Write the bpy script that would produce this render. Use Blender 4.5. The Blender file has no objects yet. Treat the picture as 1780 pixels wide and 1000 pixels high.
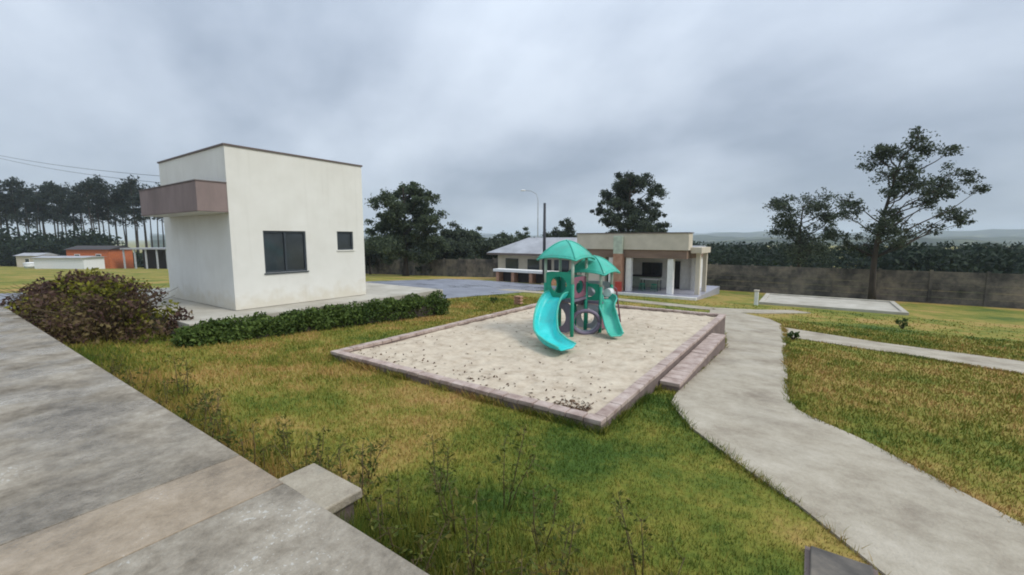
import bpy, bmesh, math, random, zlib
import numpy as np
from mathutils import Vector, Matrix, noise as mnoise

random.seed(7)
R = math.radians
C = bpy.context.scene.collection
sc = bpy.context.scene

# ------------------------------------------------------------------ camera
EYE = 2.03
cam_d = bpy.data.cameras.new('camera')
cam_d.sensor_width = 36.0
cam_d.lens = 36.0 * 745 / 1780
cam_d.clip_start = 0.05
cam_d.clip_end = 20000
cam = bpy.data.objects.new('camera', cam_d)
C.objects.link(cam)
cam.location = (0, 0, EYE)
cam.rotation_euler = (R(90) - math.atan(85 / 745), 0, R(35))
sc.camera = cam

# ------------------------------------------------------------------ sky, sun, exposure
SUN_EL, SUN_AZ = R(46), R(80)      # azimuth clockwise from +Y
world = bpy.data.worlds.new('World')
sc.world = world
world.use_nodes = True
wn, wl = world.node_tree.nodes, world.node_tree.links
wn.clear()
def N(t, **k):
    n = wn.new(t)
    for a, b in k.items():
        setattr(n, a, b)
    return n
def wmath(op, a, b=None):
    n = N('ShaderNodeMath', operation=op)
    for i, v in enumerate((a, b)):
        if v is None:
            continue
        if isinstance(v, (int, float)):
            n.inputs[i].default_value = v
        else:
            wl.new(v, n.inputs[i])
    return n.outputs[0]
sky = N('ShaderNodeTexSky', sky_type='NISHITA')
sky.sun_disc = False
sky.sun_elevation = SUN_EL
sky.sun_rotation = SUN_AZ
tc = N('ShaderNodeTexCoord')
sep = N('ShaderNodeSeparateXYZ')
wl.new(tc.outputs['Generated'], sep.inputs[0])
zc = wmath('MAXIMUM', sep.outputs[2], 0.0)
den = wmath('ADD', zc, 0.42)
cmb = N('ShaderNodeCombineXYZ')
wl.new(wmath('DIVIDE', sep.outputs[0], den), cmb.inputs[0])
wl.new(wmath('DIVIDE', sep.outputs[1], den), cmb.inputs[1])
n1 = N('ShaderNodeTexNoise'); n1.inputs['Scale'].default_value = 1.6
n1.inputs['Detail'].default_value = 6; n1.inputs['Roughness'].default_value = 0.45; n1.inputs['Distortion'].default_value = 0.15
mp = N('ShaderNodeMapping'); mp.inputs['Location'].default_value = (3.1, 7.4, 0.0); mp.inputs['Rotation'].default_value = (0, 0, R(35)); mp.inputs['Scale'].default_value = (0.75, 1.0, 1.0)
wl.new(cmb.outputs[0], mp.inputs[0]); wl.new(mp.outputs[0], n1.inputs['Vector'])
n2 = N('ShaderNodeTexNoise'); n2.inputs['Scale'].default_value = 4.2; n2.inputs['Detail'].default_value = 7
n2.inputs['Roughness'].default_value = 0.55
wl.new(mp.outputs[0], n2.inputs['Vector'])
f = wmath('ADD', wmath('MULTIPLY', n1.outputs[0], 0.78), wmath('MULTIPLY', n2.outputs[0], 0.22))
cr = N('ShaderNodeValToRGB')
e = cr.color_ramp.elements
e[0].position = 0.37; e[0].color = (0.30, 0.355, 0.44, 1)
e[1].position = 0.65; e[1].color = (0.57, 0.635, 0.725, 1)
m_ = e.new(0.5); m_.color = (0.43, 0.49, 0.58, 1)
wl.new(f, cr.inputs[0])
# an overcast sky is brighter overhead than at the horizon
up = wmath('ADD', 0.90, wmath('MULTIPLY', wmath('MULTIPLY', zc, zc), 1.5))
bgc = N('ShaderNodeBackground'); wl.new(cr.outputs[0], bgc.inputs[0]); wl.new(up, bgc.inputs[1])
bgs = N('ShaderNodeBackground'); wl.new(sky.outputs[0], bgs.inputs[0]); bgs.inputs[1].default_value = 0.08
mx = N('ShaderNodeMixShader'); mx.inputs[0].default_value = 0.9
wl.new(bgs.outputs[0], mx.inputs[1]); wl.new(bgc.outputs[0], mx.inputs[2])
wo = N('ShaderNodeOutputWorld'); wl.new(mx.outputs[0], wo.inputs[0])

sd = bpy.data.lights.new('sun', 'SUN'); sd.energy = 1.5; sd.angle = R(17); sd.color = (1.0, 0.95, 0.87)
so = bpy.data.objects.new('sun', sd); C.objects.link(so)
sdir = Vector((math.sin(SUN_AZ) * math.cos(SUN_EL), math.cos(SUN_AZ) * math.cos(SUN_EL), math.sin(SUN_EL)))
so.rotation_euler = sdir.to_track_quat('Z', 'Y').to_euler()
so.location = (20, 10, 40)

sc.view_settings.view_transform = 'Standard'
sc.view_settings.look = 'None'
sc.view_settings.gamma = 1
sc.view_settings.exposure = 0.4
sc.cycles.use_denoising = True
sc.cycles.max_bounces = 6
sc.cycles.volume_bounces = 1
sc.cycles.filter_width = 1.9

# ------------------------------------------------------------------ materials
def material(name, stops, scale=3.0, detail=5, rough=0.85, bump=0.0, bscale=None, rrange=None, coord='Object',
             stretch=(1, 1, 1), island=0.0, distort=0.0, spec=0.3, noise_rough=0.6, trans=0.0):
    """noise -> colour ramp; optional bump, roughness range and per-piece variation"""
    m = bpy.data.materials.new(name); m.use_nodes = True
    nt = m.node_tree; n = nt.nodes; l = nt.links
    b = n['Principled BSDF']
    b.inputs['Roughness'].default_value = rough
    b.inputs['Specular IOR Level'].default_value = spec
    t = n.new('ShaderNodeTexCoord'); mpn = n.new('ShaderNodeMapping'); mpn.inputs['Scale'].default_value = stretch
    l.new(n.new('ShaderNodeNewGeometry').outputs['Position'] if coord == 'world' else t.outputs[coord], mpn.inputs[0])
    nz = n.new('ShaderNodeTexNoise'); nz.inputs['Scale'].default_value = scale; nz.inputs['Detail'].default_value = detail
    nz.inputs['Roughness'].default_value = noise_rough; nz.inputs['Distortion'].default_value = distort
    l.new(mpn.outputs[0], nz.inputs['Vector'])
    fac = nz.outputs[0]
    if island:
        g_ = n.new('ShaderNodeNewGeometry')
        a = n.new('ShaderNodeMath'); a.operation = 'MULTIPLY_ADD'
        l.new(g_.outputs['Random Per Island'], a.inputs[0]); a.inputs[1].default_value = island; 
        s_ = n.new('ShaderNodeMath'); s_.operation = 'SUBTRACT'; l.new(fac, s_.inputs[0]); s_.inputs[1].default_value = island / 2
        l.new(s_.outputs[0], a.inputs[2]); fac = a.outputs[0]
    r = n.new('ShaderNodeValToRGB')
    el = r.color_ramp.elements
    while len(el) < len(stops):
        el.new(0.5)
    for k, (p, c) in enumerate(stops):
        el[k].position = p; el[k].color = (*c, 1)
    l.new(fac, r.inputs[0]); l.new(r.outputs[0], b.inputs['Base Color'])
    if bump:
        z = n.new('ShaderNodeTexNoise'); z.inputs['Scale'].default_value = bscale or scale * 6; z.inputs['Detail'].default_value = 6
        l.new(mpn.outputs[0], z.inputs['Vector'])
        bp = n.new('ShaderNodeBump'); bp.inputs['Strength'].default_value = bump; bp.inputs['Distance'].default_value = 0.02
        l.new(z.outputs[0], bp.inputs['Height']); l.new(bp.outputs[0], b.inputs['Normal'])
    if rrange:
        z2 = n.new('ShaderNodeTexNoise'); z2.inputs['Scale'].default_value = rrange[2]; z2.inputs['Detail'].default_value = 4
        l.new(mpn.outputs[0], z2.inputs['Vector'])
        mr = n.new('ShaderNodeMapRange'); mr.inputs[1].default_value = 0.4; mr.inputs[2].default_value = 0.6
        mr.inputs[3].default_value = rrange[0]; mr.inputs[4].default_value = rrange[1]
        l.new(z2.outputs[0], mr.inputs[0]); l.new(mr.outputs[0], b.inputs['Roughness'])
    if trans:
        tr = n.new('ShaderNodeBsdfTranslucent'); l.new(r.outputs[0], tr.inputs[0])
        ms = n.new('ShaderNodeMixShader'); ms.inputs[0].default_value = trans
        o = n['Material Output']; l.new(b.outputs[0], ms.inputs[1]); l.new(tr.outputs[0], ms.inputs[2]); l.new(ms.outputs[0], o.inputs[0])
    return m

DRY = [(-4.9, 3.6, 2.2, .07), (1.2, 10.0, 3.6, .06), (3.6, 9.5, 4, .04), (-1.7, 4.1, .9, -.07), (-1.35, 5.9, 1.0, -.08), (-29, 34, 9, .12), (-8.8, 2.0, 2.0, -.04), (-2.2, 2.2, 1.3, -.03)]
def grass_material(name, island):
    """green, olive and dried tan patches in two sizes"""
    m = bpy.data.materials.new(name); m.use_nodes = True
    nt = m.node_tree; n = nt.nodes; l = nt.links
    b = n['Principled BSDF']; b.inputs['Roughness'].default_value = 0.8; b.inputs['Specular IOR Level'].default_value = 0.15
    t = n.new('ShaderNodeTexCoord')
    def nz(scale, det, off):
        mpn = n.new('ShaderNodeMapping'); mpn.inputs['Location'].default_value = off
        l.new(t.outputs['Object'], mpn.inputs[0])
        z = n.new('ShaderNodeTexNoise'); z.noise_dimensions = '2D'; z.inputs['Scale'].default_value = scale; z.inputs['Detail'].default_value = det
        z.inputs['Roughness'].default_value = 0.62
        l.new(mpn.outputs[0], z.inputs['Vector']); return z.outputs[0]
    def ma(op, a, c):
        q = n.new('ShaderNodeMath'); q.operation = op
        for i, v in enumerate((a, c)):
            if isinstance(v, (int, float)): q.inputs[i].default_value = v
            else: l.new(v, q.inputs[i])
        return q.outputs[0]
    big = nz(0.33, 3, (3, 1, 0)); mid = nz(1.9, 4, (9, 4, 0)); small = nz(9.0, 4, (0, 7, 0))
    fac = ma('ADD', ma('MULTIPLY', big, 0.55), ma('ADD', ma('MULTIPLY', mid, 0.3), ma('MULTIPLY', small, 0.15)))
    # parched and lush spots of the lawn, ragged by the noise above
    for (cx, cy, rad, amt) in DRY:
        vd = n.new('ShaderNodeVectorMath'); vd.operation = 'DISTANCE'; sp2 = n.new('ShaderNodeVectorMath'); sp2.operation = 'MULTIPLY'; sp2.inputs[1].default_value = (1, 1, 0)
        l.new(t.outputs['Object'], sp2.inputs[0]); l.new(sp2.outputs[0], vd.inputs[0]); vd.inputs[1].default_value = (cx, cy, 0)
        mr = n.new('ShaderNodeMapRange'); mr.interpolation_type = 'SMOOTHSTEP'; mr.inputs[1].default_value = 0; mr.inputs[2].default_value = rad; mr.inputs[3].default_value = amt; mr.inputs[4].default_value = 0
        l.new(vd.outputs['Value'], mr.inputs[0]); fac = ma('ADD', fac, mr.outputs[0])
    if island:
        g_ = n.new('ShaderNodeNewGeometry')
        fac = ma('ADD', fac, ma('MULTIPLY', ma('SUBTRACT', g_.outputs['Random Per Island'], 0.5), island))
    r = n.new('ShaderNodeValToRGB'); el = r.color_ramp.elements
    stops = [(0.33, (0.06, 0.105, 0.016)), (0.43, (0.14, 0.162, 0.024)), (0.50, (0.215, 0.20, 0.036)),
             (0.57, (0.315, 0.235, 0.064)), (0.66, (0.38, 0.23, 0.085))]
    while len(el) < len(stops): el.new(0.5)
    for k, (p, c) in enumerate(stops): el[k].position = p; el[k].color = (*c, 1)
    l.new(fac, r.inputs[0]); l.new(r.outputs[0], b.inputs['Base Color'])
    if not island:
        z = n.new('ShaderNodeTexNoise'); z.inputs['Scale'].default_value = 14; z.inputs['Detail'].default_value = 8
        l.new(t.outputs['Object'], z.inputs['Vector'])
        bp = n.new('ShaderNodeBump'); bp.inputs['Strength'].default_value = 0.9; bp.inputs['Distance'].default_value = 0.05
        l.new(z.outputs[0], bp.inputs['Height']); l.new(bp.outputs[0], b.inputs['Normal'])
    return m

def plain(name, col, rough=0.5, spec=0.4, metal=0.0, var=0.12):
    lo = tuple(c * (1 - var) for c in col); hi = tuple(min(1, c * (1 + var)) for c in col)
    m = material(name, [(0.35, lo), (0.65, hi)], scale=4, rough=rough, spec=spec)
    m.node_tree.nodes['Principled BSDF'].inputs['Metallic'].default_value = metal
    return m

MT = {}
MT['lawn'] = grass_material('lawn_soil', 0)
MT['blades'] = grass_material('grass_blades', 0.20)
MT['concrete'] = None
MT['wall_paint'] = material('cream_render', [(0.3, (0.69, 0.675, 0.615)), (0.7, (0.77, 0.76, 0.705))], scale=1.2, rough=0.9, bump=0.12, bscale=60)
def stain(m):
    """tan mud splash along the foot and faint rain runs, with ragged edges"""
    nt = m.node_tree; n = nt.nodes; l = nt.links; b = n['Principled BSDF']; src = b.inputs['Base Color'].links[0].from_socket
    t = n.new('ShaderNodeTexCoord'); sx_ = n.new('ShaderNodeSeparateXYZ'); l.new(t.outputs['Object'], sx_.inputs[0])
    z = n.new('ShaderNodeTexNoise'); z.inputs['Scale'].default_value = 3.5; z.inputs['Detail'].default_value = 8; l.new(t.outputs['Object'], z.inputs['Vector'])
    a = n.new('ShaderNodeMath'); a.operation = 'MULTIPLY_ADD'; a.inputs[1].default_value = -1.0; l.new(z.outputs[0], a.inputs[0]); l.new(sx_.outputs[2], a.inputs[2])
    r = n.new('ShaderNodeMapRange'); r.inputs[1].default_value = -.42; r.inputs[2].default_value = -.05; r.inputs[3].default_value = .38; r.inputs[4].default_value = 0; l.new(a.outputs[0], r.inputs[0])
    mx1 = n.new('ShaderNodeMix'); mx1.data_type = 'RGBA'; l.new(r.outputs[0], mx1.inputs[0]); l.new(src, mx1.inputs[6]); mx1.inputs[7].default_value = (.50, .42, .27, 1)
    mp2 = n.new('ShaderNodeMapping'); mp2.inputs['Scale'].default_value = (5, 5, .22); l.new(t.outputs['Object'], mp2.inputs[0])
    z2 = n.new('ShaderNodeTexNoise'); z2.inputs['Scale'].default_value = 1.6; z2.inputs['Detail'].default_value = 7; l.new(mp2.outputs[0], z2.inputs['Vector'])
    r2 = n.new('ShaderNodeMapRange'); r2.inputs[1].default_value = .54; r2.inputs[2].default_value = .75; r2.inputs[3].default_value = 0; r2.inputs[4].default_value = .16; l.new(z2.outputs[0], r2.inputs[0])
    mx2 = n.new('ShaderNodeMix'); mx2.data_type = 'RGBA'; l.new(r2.outputs[0], mx2.inputs[0]); l.new(mx1.outputs[2], mx2.inputs[6]); mx2.inputs[7].default_value = (.50, .48, .42, 1)
    l.new(mx2.outputs[2], b.inputs['Base Color'])
stain(MT['wall_paint'])
MT['mauve'] = material('mauve_paint', [(0.3, (0.20, 0.155, 0.145)), (0.7, (0.29, 0.225, 0.21))], scale=2.2, rough=0.85, bump=0.1, bscale=40, stretch=(1, 1, .35))
MT['flash'] = plain('brown_flashing', (0.13, 0.10, 0.09), 0.6)
MT['frame'] = plain('grey_window_frame', (0.045, 0.055, 0.065), 0.45)
MT['path'] = material('pale_concrete', [(0.34, (0.24, 0.20, 0.15)), (0.5, (0.37, 0.325, 0.25)), (0.66, (0.47, 0.42, 0.335))], scale=1.4, detail=15, rough=0.7, bump=0.5, bscale=40, rrange=(0.6, 0.9, 1.6), noise_rough=.78, spec=.15)
MT['slab'] = material('house_slab', [(0.3, (0.33, 0.30, 0.24)), (0.7, (0.5, 0.47, 0.4))], scale=1.4, detail=8, rough=0.8, bump=0.2, bscale=30)
MT['asphalt'] = material('blue_grey_paving', [(0.3, (0.15, 0.155, 0.18)), (0.7, (0.25, 0.26, 0.295))], scale=0.8, detail=8, rough=0.5, rrange=(0.25, 0.7, 0.4))
MT['sand'] = material('sand', [(0.30, (0.34, 0.27, 0.195)), (0.46, (0.49, 0.41, 0.31)), (0.66, (0.61, 0.53, 0.41))], scale=3.4, detail=10, rough=0.95, bump=0.7, bscale=16, spec=0.1, noise_rough=0.72)
MT['brick'] = material('pink_brown_brick', [(0.3, (0.26, 0.185, 0.155)), (0.52, (0.42, 0.33, 0.285)), (0.72, (0.54, 0.45, 0.395))], scale=5, detail=7, rough=0.9, bump=0.4, bscale=50, coord='world')
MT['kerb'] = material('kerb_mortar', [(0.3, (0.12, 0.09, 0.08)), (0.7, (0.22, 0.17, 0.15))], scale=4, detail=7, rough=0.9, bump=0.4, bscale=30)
MT['bark'] = material('bark', [(0.3, (0.03, 0.025, 0.02)), (0.7, (0.075, 0.06, 0.048))], scale=3, rough=0.95, bump=0.5, bscale=18, stretch=(1, 1, .3))
MT['stem'] = plain('weed_stem', (0.09, 0.065, 0.03), 0.9)
def leaf(name, a, b_, c=None, island=0.5, trans=0.2):
    st = [(0.25, a), (0.75, b_)] if c is None else [(0.2, a), (0.5, b_), (0.8, c)]
    return material(name, st, scale=0.6, detail=3, rough=0.7, island=island, spec=0.15, trans=trans)
MT['leaf_dark'] = leaf('dark_leaves', (0.03, 0.042, 0.028), (0.10, 0.125, 0.08), island=.7, trans=.4)
MT['leaf_mid'] = leaf('mid_leaves', (0.04, 0.058, 0.034), (0.13, 0.165, 0.095), island=.7, trans=.4)
MT['leaf_pine'] = leaf('pine_needles', (0.022, 0.032, 0.028), (0.06, 0.08, 0.064), trans=.35)
MT['leaf_hedge'] = leaf('hedge_leaves', (0.03, 0.058, 0.014), (0.11, 0.16, 0.035))
MT['leaf_purple'] = leaf('purple_leaves', (0.035, 0.018, 0.017), (0.10, 0.058, 0.045), (0.15, 0.115, 0.045))
MT['leaf_yellow'] = leaf('yellow_green_leaves', (0.06, 0.07, 0.01), (0.22, 0.21, 0.028))
MT['leaf_weed'] = leaf('weed_leaves', (0.04, 0.06, 0.012), (0.12, 0.14, 0.025), (0.2, 0.15, 0.05))
MT['leaf_wood'] = leaf('far_wood_leaves', (0.010, 0.020, 0.013), (0.03, 0.048, 0.026))
MT['hill'] = material('wooded_hill', [(0.40, (0.012, 0.022, 0.016)), (0.52, (0.028, 0.045, 0.025)), (0.62, (0.10, 0.11, 0.06))], scale=0.02, detail=8, rough=0.95)
MT['white'] = plain('white_paint', (0.74, 0.73, 0.69), 0.7, var=0.06)
MT['cream'] = material('cream_fascia', [(0.3, (0.50, 0.45, 0.36)), (0.7, (0.62, 0.56, 0.46))], scale=1.5, rough=0.85)
MT['brown'] = material('brown_beam', [(0.3, (0.17, 0.115, 0.085)), (0.7, (0.27, 0.19, 0.145))], scale=2, rough=0.8, stretch=(.3, 1, 1))
MT['tile_floor'] = plain('bluish_floor_tile', (0.36, 0.36, 0.42), 0.3)
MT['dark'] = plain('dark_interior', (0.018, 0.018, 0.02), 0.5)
MT['terracotta'] = material('terracotta', [(0.3, (0.33, 0.17, 0.11)), (0.7, (0.48, 0.29, 0.20))], scale=3, rough=0.85, bump=.3, bscale=20)
MT['palegreen'] = plain('pale_green_paint', (0.46, 0.52, 0.42), 0.8)
MT['red'] = plain('red_plastic', (0.42, 0.05, 0.035), 0.5)
MT['roofgrey'] = material('fibre_cement', [(0.3, (0.27, 0.275, 0.29)), (0.7, (0.42, 0.43, 0.45))], scale=0.8, detail=6, rough=0.8)
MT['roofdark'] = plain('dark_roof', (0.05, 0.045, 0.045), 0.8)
MT['orange'] = plain('orange_paint', (0.48, 0.14, 0.055), 0.85)
MT['tank'] = plain('white_plastic', (0.75, 0.76, 0.76), 0.4, var=.05)
MT['wallslab'] = material('weathered_wall', [(0.38, (0.045, 0.043, 0.04)), (0.5, (0.12, 0.108, 0.094)), (0.63, (0.24, 0.205, 0.16))], scale=0.6, detail=9, rough=0.95, bump=0.3, bscale=14, noise_rough=.68, coord='world')
MT['polegrey'] = plain('galvanised', (0.42, 0.44, 0.46), 0.4)
MT['poledark'] = plain('dark_pole', (0.035, 0.038, 0.045), 0.6)
MT['teal'] = material('teal_plastic', [(0.32, (0.075, 0.36, 0.27)), (0.5, (0.06, 0.45, 0.34)), (0.68, (0.11, 0.52, 0.41))], scale=2.5, detail=9, noise_rough=.75, rough=0.5, spec=.4, rrange=(.35, .7, 5))
MT['cyan'] = material('turquoise_plastic', [(0.32, (0.06, 0.47, 0.44)), (0.5, (0.03, 0.58, 0.56)), (0.68, (0.07, 0.66, 0.64))], scale=2.5, detail=9, noise_rough=.75, rough=0.4, spec=.45, rrange=(.28, .6, 5))
MT['green'] = material('green_plastic', [(0.3, (0.012, 0.24, 0.15)), (0.7, (0.03, 0.34, 0.22))], scale=3, rough=0.45)
MT['magenta'] = plain('magenta_plastic', (0.24, 0.10, 0.14), 0.5)
MT['purple'] = plain('grey_purple_plastic', (0.17, 0.14, 0.19), 0.5)
MT['postcream'] = plain('pale_post', (0.42, 0.5, 0.42), 0.5)
MT['pinklitter'] = leaf('litter', (0.05, 0.028, 0.018), (0.14, 0.085, 0.05), trans=0)

def glass_mat():
    m = material('dark_glass', [(0.3, (0.03, 0.036, 0.042)), (0.7, (0.06, 0.07, 0.08))], scale=1.2, rough=0.08, spec=0.6)
    return m
MT['glass'] = glass_mat()

def walkway_mat(name, a, b_, c, wet):
    m = material(name, [(0.36, a), (0.5, b_), (0.64, c)], scale=1.7, detail=15, rough=0.6, bump=0.6, bscale=34, noise_rough=0.78,
                 rrange=(wet, 0.85, 1.8), spec=0.3)
    nt = m.node_tree; n = nt.nodes; l = nt.links
    # pale chips and lichen spots
    t = n['Texture Coordinate']
    v = n.new('ShaderNodeTexVoronoi'); v.inputs['Scale'].default_value = 30
    w0 = n.new('ShaderNodeTexNoise'); w0.inputs['Scale'].default_value = 16; w0.inputs['Detail'].default_value = 4; l.new(t.outputs['Object'], w0.inputs['Vector'])
    vm = n.new('ShaderNodeVectorMath'); vm.operation = 'MULTIPLY_ADD'; vm.inputs[1].default_value = (.12, .12, .12); l.new(w0.outputs[1], vm.inputs[0]); l.new(t.outputs['Object'], vm.inputs[2]); l.new(vm.outputs[0], v.inputs['Vector'])
    z = n.new('ShaderNodeTexNoise'); z.inputs['Scale'].default_value = 1.7; z.inputs['Detail'].default_value = 5; l.new(t.outputs['Object'], z.inputs['Vector'])
    mr = n.new('ShaderNodeMapRange'); mr.inputs[1].default_value = 0.53; mr.inputs[2].default_value = 0.68
    mr.inputs[3].default_value = 0.0; mr.inputs[4].default_value = 0.34; l.new(z.outputs[0], mr.inputs[0])
    lt = n.new('ShaderNodeMath'); lt.operation = 'LESS_THAN'; l.new(v.outputs['Distance'], lt.inputs[0]); l.new(mr.outputs[0], lt.inputs[1])
    ms = n.new('ShaderNodeMath'); ms.operation = 'MULTIPLY'; l.new(lt.outputs[0], ms.inputs[0]); ms.inputs[1].default_value = 0.55
    mix = n.new('ShaderNodeMix'); mix.data_type = 'RGBA'
    b = n['Principled BSDF']; src = b.inputs['Base Color'].links[0].from_socket
    l.new(ms.outputs[0], mix.inputs[0]); l.new(src, mix.inputs[6]); mix.inputs[7].default_value = (0.56, 0.55, 0.5, 1)
    l.new(mix.outputs[2], b.inputs['Base Color'])
    return m
MT['walk'] = walkway_mat('wet_grey_concrete', (0.115, 0.095, 0.068), (0.245, 0.21, 0.16), (0.39, 0.345, 0.275), 0.2)
MT['walk2'] = walkway_mat('tan_concrete', (0.19, 0.15, 0.105), (0.31, 0.245, 0.173), (0.41, 0.335, 0.25), 0.36)

# ------------------------------------------------------------------ mesh helpers
class MB:
    def __init__(self): self.v = []; self.f = []; self.s = []
    def add(self, vs, fs, smooth=False):
        o = len(self.v); self.v += [tuple(p) for p in vs]
        self.f += [tuple(i + o for i in q) for q in fs]; self.s += [smooth] * len(fs); return self
    def box(self, x0, x1, y0, y1, z0, z1):
        return self.add([(x0, y0, z0), (x1, y0, z0), (x1, y1, z0), (x0, y1, z0), (x0, y0, z1), (x1, y0, z1), (x1, y1, z1), (x0, y1, z1)],
                        [(3, 2, 1, 0), (4, 5, 6, 7), (0, 1, 5, 4), (1, 2, 6, 5), (2, 3, 7, 6), (3, 0, 4, 7)])
    def prism(self, pts, z0, z1):          # pts counter-clockwise; z may be callables of (x, y)
        n = len(pts); fz = lambda z, p: z(p[0], p[1]) if callable(z) else z
        vs = [(p[0], p[1], fz(z0, p)) for p in pts] + [(p[0], p[1], fz(z1, p)) for p in pts]
        return self.add(vs, [tuple(range(n - 1, -1, -1)), tuple(range(n, 2 * n))] + [(i, (i + 1) % n, n + (i + 1) % n, n + i) for i in range(n)])
    def tube(self, pts, rad, seg=8, cap=True):
        pts = [Vector(p) for p in pts]; n = len(pts)
        rr = rad if isinstance(rad, (list, tuple)) else [rad] * n
        vs = []; t0 = (pts[1] - pts[0]).normalized()
        a = Vector((0, 0, 1)) if abs(t0.z) < .9 else Vector((1, 0, 0)); u = t0.cross(a).normalized()
        for i, p in enumerate(pts):
            t = (pts[min(i + 1, n - 1)] - pts[max(i - 1, 0)]).normalized()
            u = (u - t * u.dot(t)).normalized(); w = t.cross(u)
            for k in range(seg):
                an = 2 * math.pi * k / seg
                vs.append(p + (u * math.cos(an) + w * math.sin(an)) * rr[i])
        fs = [(i * seg + k, i * seg + (k + 1) % seg, (i + 1) * seg + (k + 1) % seg, (i + 1) * seg + k) for i in range(n - 1) for k in range(seg)]
        self.add(vs, fs, True)
        if cap:
            o = len(self.v) - len(vs)
            self.f += [tuple(o + k for k in range(seg - 1, -1, -1)), tuple(o + (n - 1) * seg + k for k in range(seg))]; self.s += [False, False]
        return self
    def mesh(self, name, mat):
        me = bpy.data.meshes.new(name); me.from_pydata(self.v, [], self.f)
        me.polygons.foreach_set('use_smooth', self.s); me.materials.append(mat); me.update(); return me
    def build(self, name, mat, parent=None, bevel=0.0, loc=None):
        o = bpy.data.objects.new(name, self.mesh(name, MT[mat] if isinstance(mat, str) else mat)); C.objects.link(o)
        if parent: o.parent = parent
        if loc: o.location = loc
        if bevel:
            b = o.modifiers.new('bevel', 'BEVEL'); b.width = bevel; b.segments = 2; b.limit_method = 'ANGLE'
        return o
def obj_from(me, name, parent=None, loc=(0, 0, 0), rot=(0, 0, 0)):
    o = bpy.data.objects.new(name, me); C.objects.link(o); o.parent = parent; o.location = loc; o.rotation_euler = rot; return o
def empty(name, loc=(0, 0, 0), rz=0.0):
    o = bpy.data.objects.new(name, None); C.objects.link(o); o.location = loc; o.rotation_euler = (0, 0, rz); o.empty_display_size = .2; return o
def tag(o, label=None, cat=None, group=None, kind=None):
    if label: o['label'] = label
    if cat: o['category'] = cat
    if group: o['group'] = group
    if kind: o['kind'] = kind
    return o
def copy_tree(o, parent=None):
    c = o.copy(); C.objects.link(c); c.parent = parent
    for ch in [x for x in o.children]: copy_tree(ch, c)
    return c
def np_mesh(name, V, F, mat):
    """V (n,3), F (m,k) with k constant"""
    me = bpy.data.meshes.new(name); k = F.shape[1]
    me.vertices.add(len(V)); me.vertices.foreach_set('co', V.astype(np.float32).ravel())
    me.loops.add(F.size); me.loops.foreach_set('vertex_index', F.astype(np.int32).ravel())
    me.polygons.add(len(F)); me.polygons.foreach_set('loop_start', np.arange(0, F.size, k, dtype=np.int32))
    me.update(calc_edges=True); me.materials.append(MT[mat] if isinstance(mat, str) else mat); return me

rng = np.random.default_rng(11)
def leaf_quads(P, size, up=0.0, aspect=1.7, jit=0.4):
    """a quad (a leaf or leaf clump) at each point of P, random orientation; up>0 biases to lie flat"""
    n = len(P)
    nrm = rng.normal(size=(n, 3)); nrm[:, 2] = nrm[:, 2] * (1 + up) + up
    nrm /= np.linalg.norm(nrm, axis=1, keepdims=True) + 1e-9
    a = rng.normal(size=(n, 3)); a -= nrm * (a * nrm).sum(1, keepdims=True); a /= np.linalg.norm(a, axis=1, keepdims=True) + 1e-9
    b = np.cross(nrm, a)
    s = (size * (1 + jit * rng.uniform(-1, 1, n)))[:, None]
    a = a * s * aspect * .5; b = b * s * .5
    V = np.stack([P - a, P + b * .9 - a * .1, P + a, P - b * .9 - a * .1], 1).reshape(-1, 3)
    F = np.arange(4 * n).reshape(n, 4)
    return V, F
def blob_points(center, rad, n, shell=0.55):
    d = rng.normal(size=(n, 3)); d /= np.linalg.norm(d, axis=1, keepdims=True)
    r = shell + (1 - shell) * rng.random(n) ** .6
    r *= np.where(rng.random(n) < .25, rng.random(n), 1)
    return np.array(center) + d * r[:, None] * np.array(rad)

# ------------------------------------------------------------------ ground
def gz(x, y):
    yy = y if y < 90 else 90 + 60 * (1 - math.exp(-(y - 90) / 60))
    yy = max(yy, -6 - 0.0) if y < -6 else yy
    xx = -x - 22
    e_ = 0.0
    if xx > 0:
        xx = xx if xx < 180 else 180 + 60 * (1 - math.exp(-(xx - 180) / 60))
        e_ = .028 * xx * min(1, xx / 8)
    return -.055 * yy - e_
def axis(lo, hi):
    a = [0.0]; s = 1.0
    while a[-1] < hi:
        a.append(a[-1] + s)
        if a[-1] > 40: s *= 1.25
    b = [0.0]; s = 1.0
    while b[-1] > lo:
        b.append(b[-1] - s)
        if b[-1] < -60: s *= 1.25
    return sorted(set(a + b))
XS, YS = axis(-5500, 5500), axis(-300, 5500)
gm = MB()
vs = [(x, y, gz(x, y) + (0.02 * mnoise.noise((x * .4, y * .4, 0)) if abs(x) < 60 and 0 < y < 60 else 0)) for y in YS for x in XS]
nx = len(XS)
gm.add(vs, [(j * nx + i, j * nx + i + 1, (j + 1) * nx + i + 1, (j + 1) * nx + i) for j in range(len(YS) - 1) for i in range(nx - 1)], True)
ground = tag(gm.build('ground', 'lawn'), kind='structure')

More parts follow.
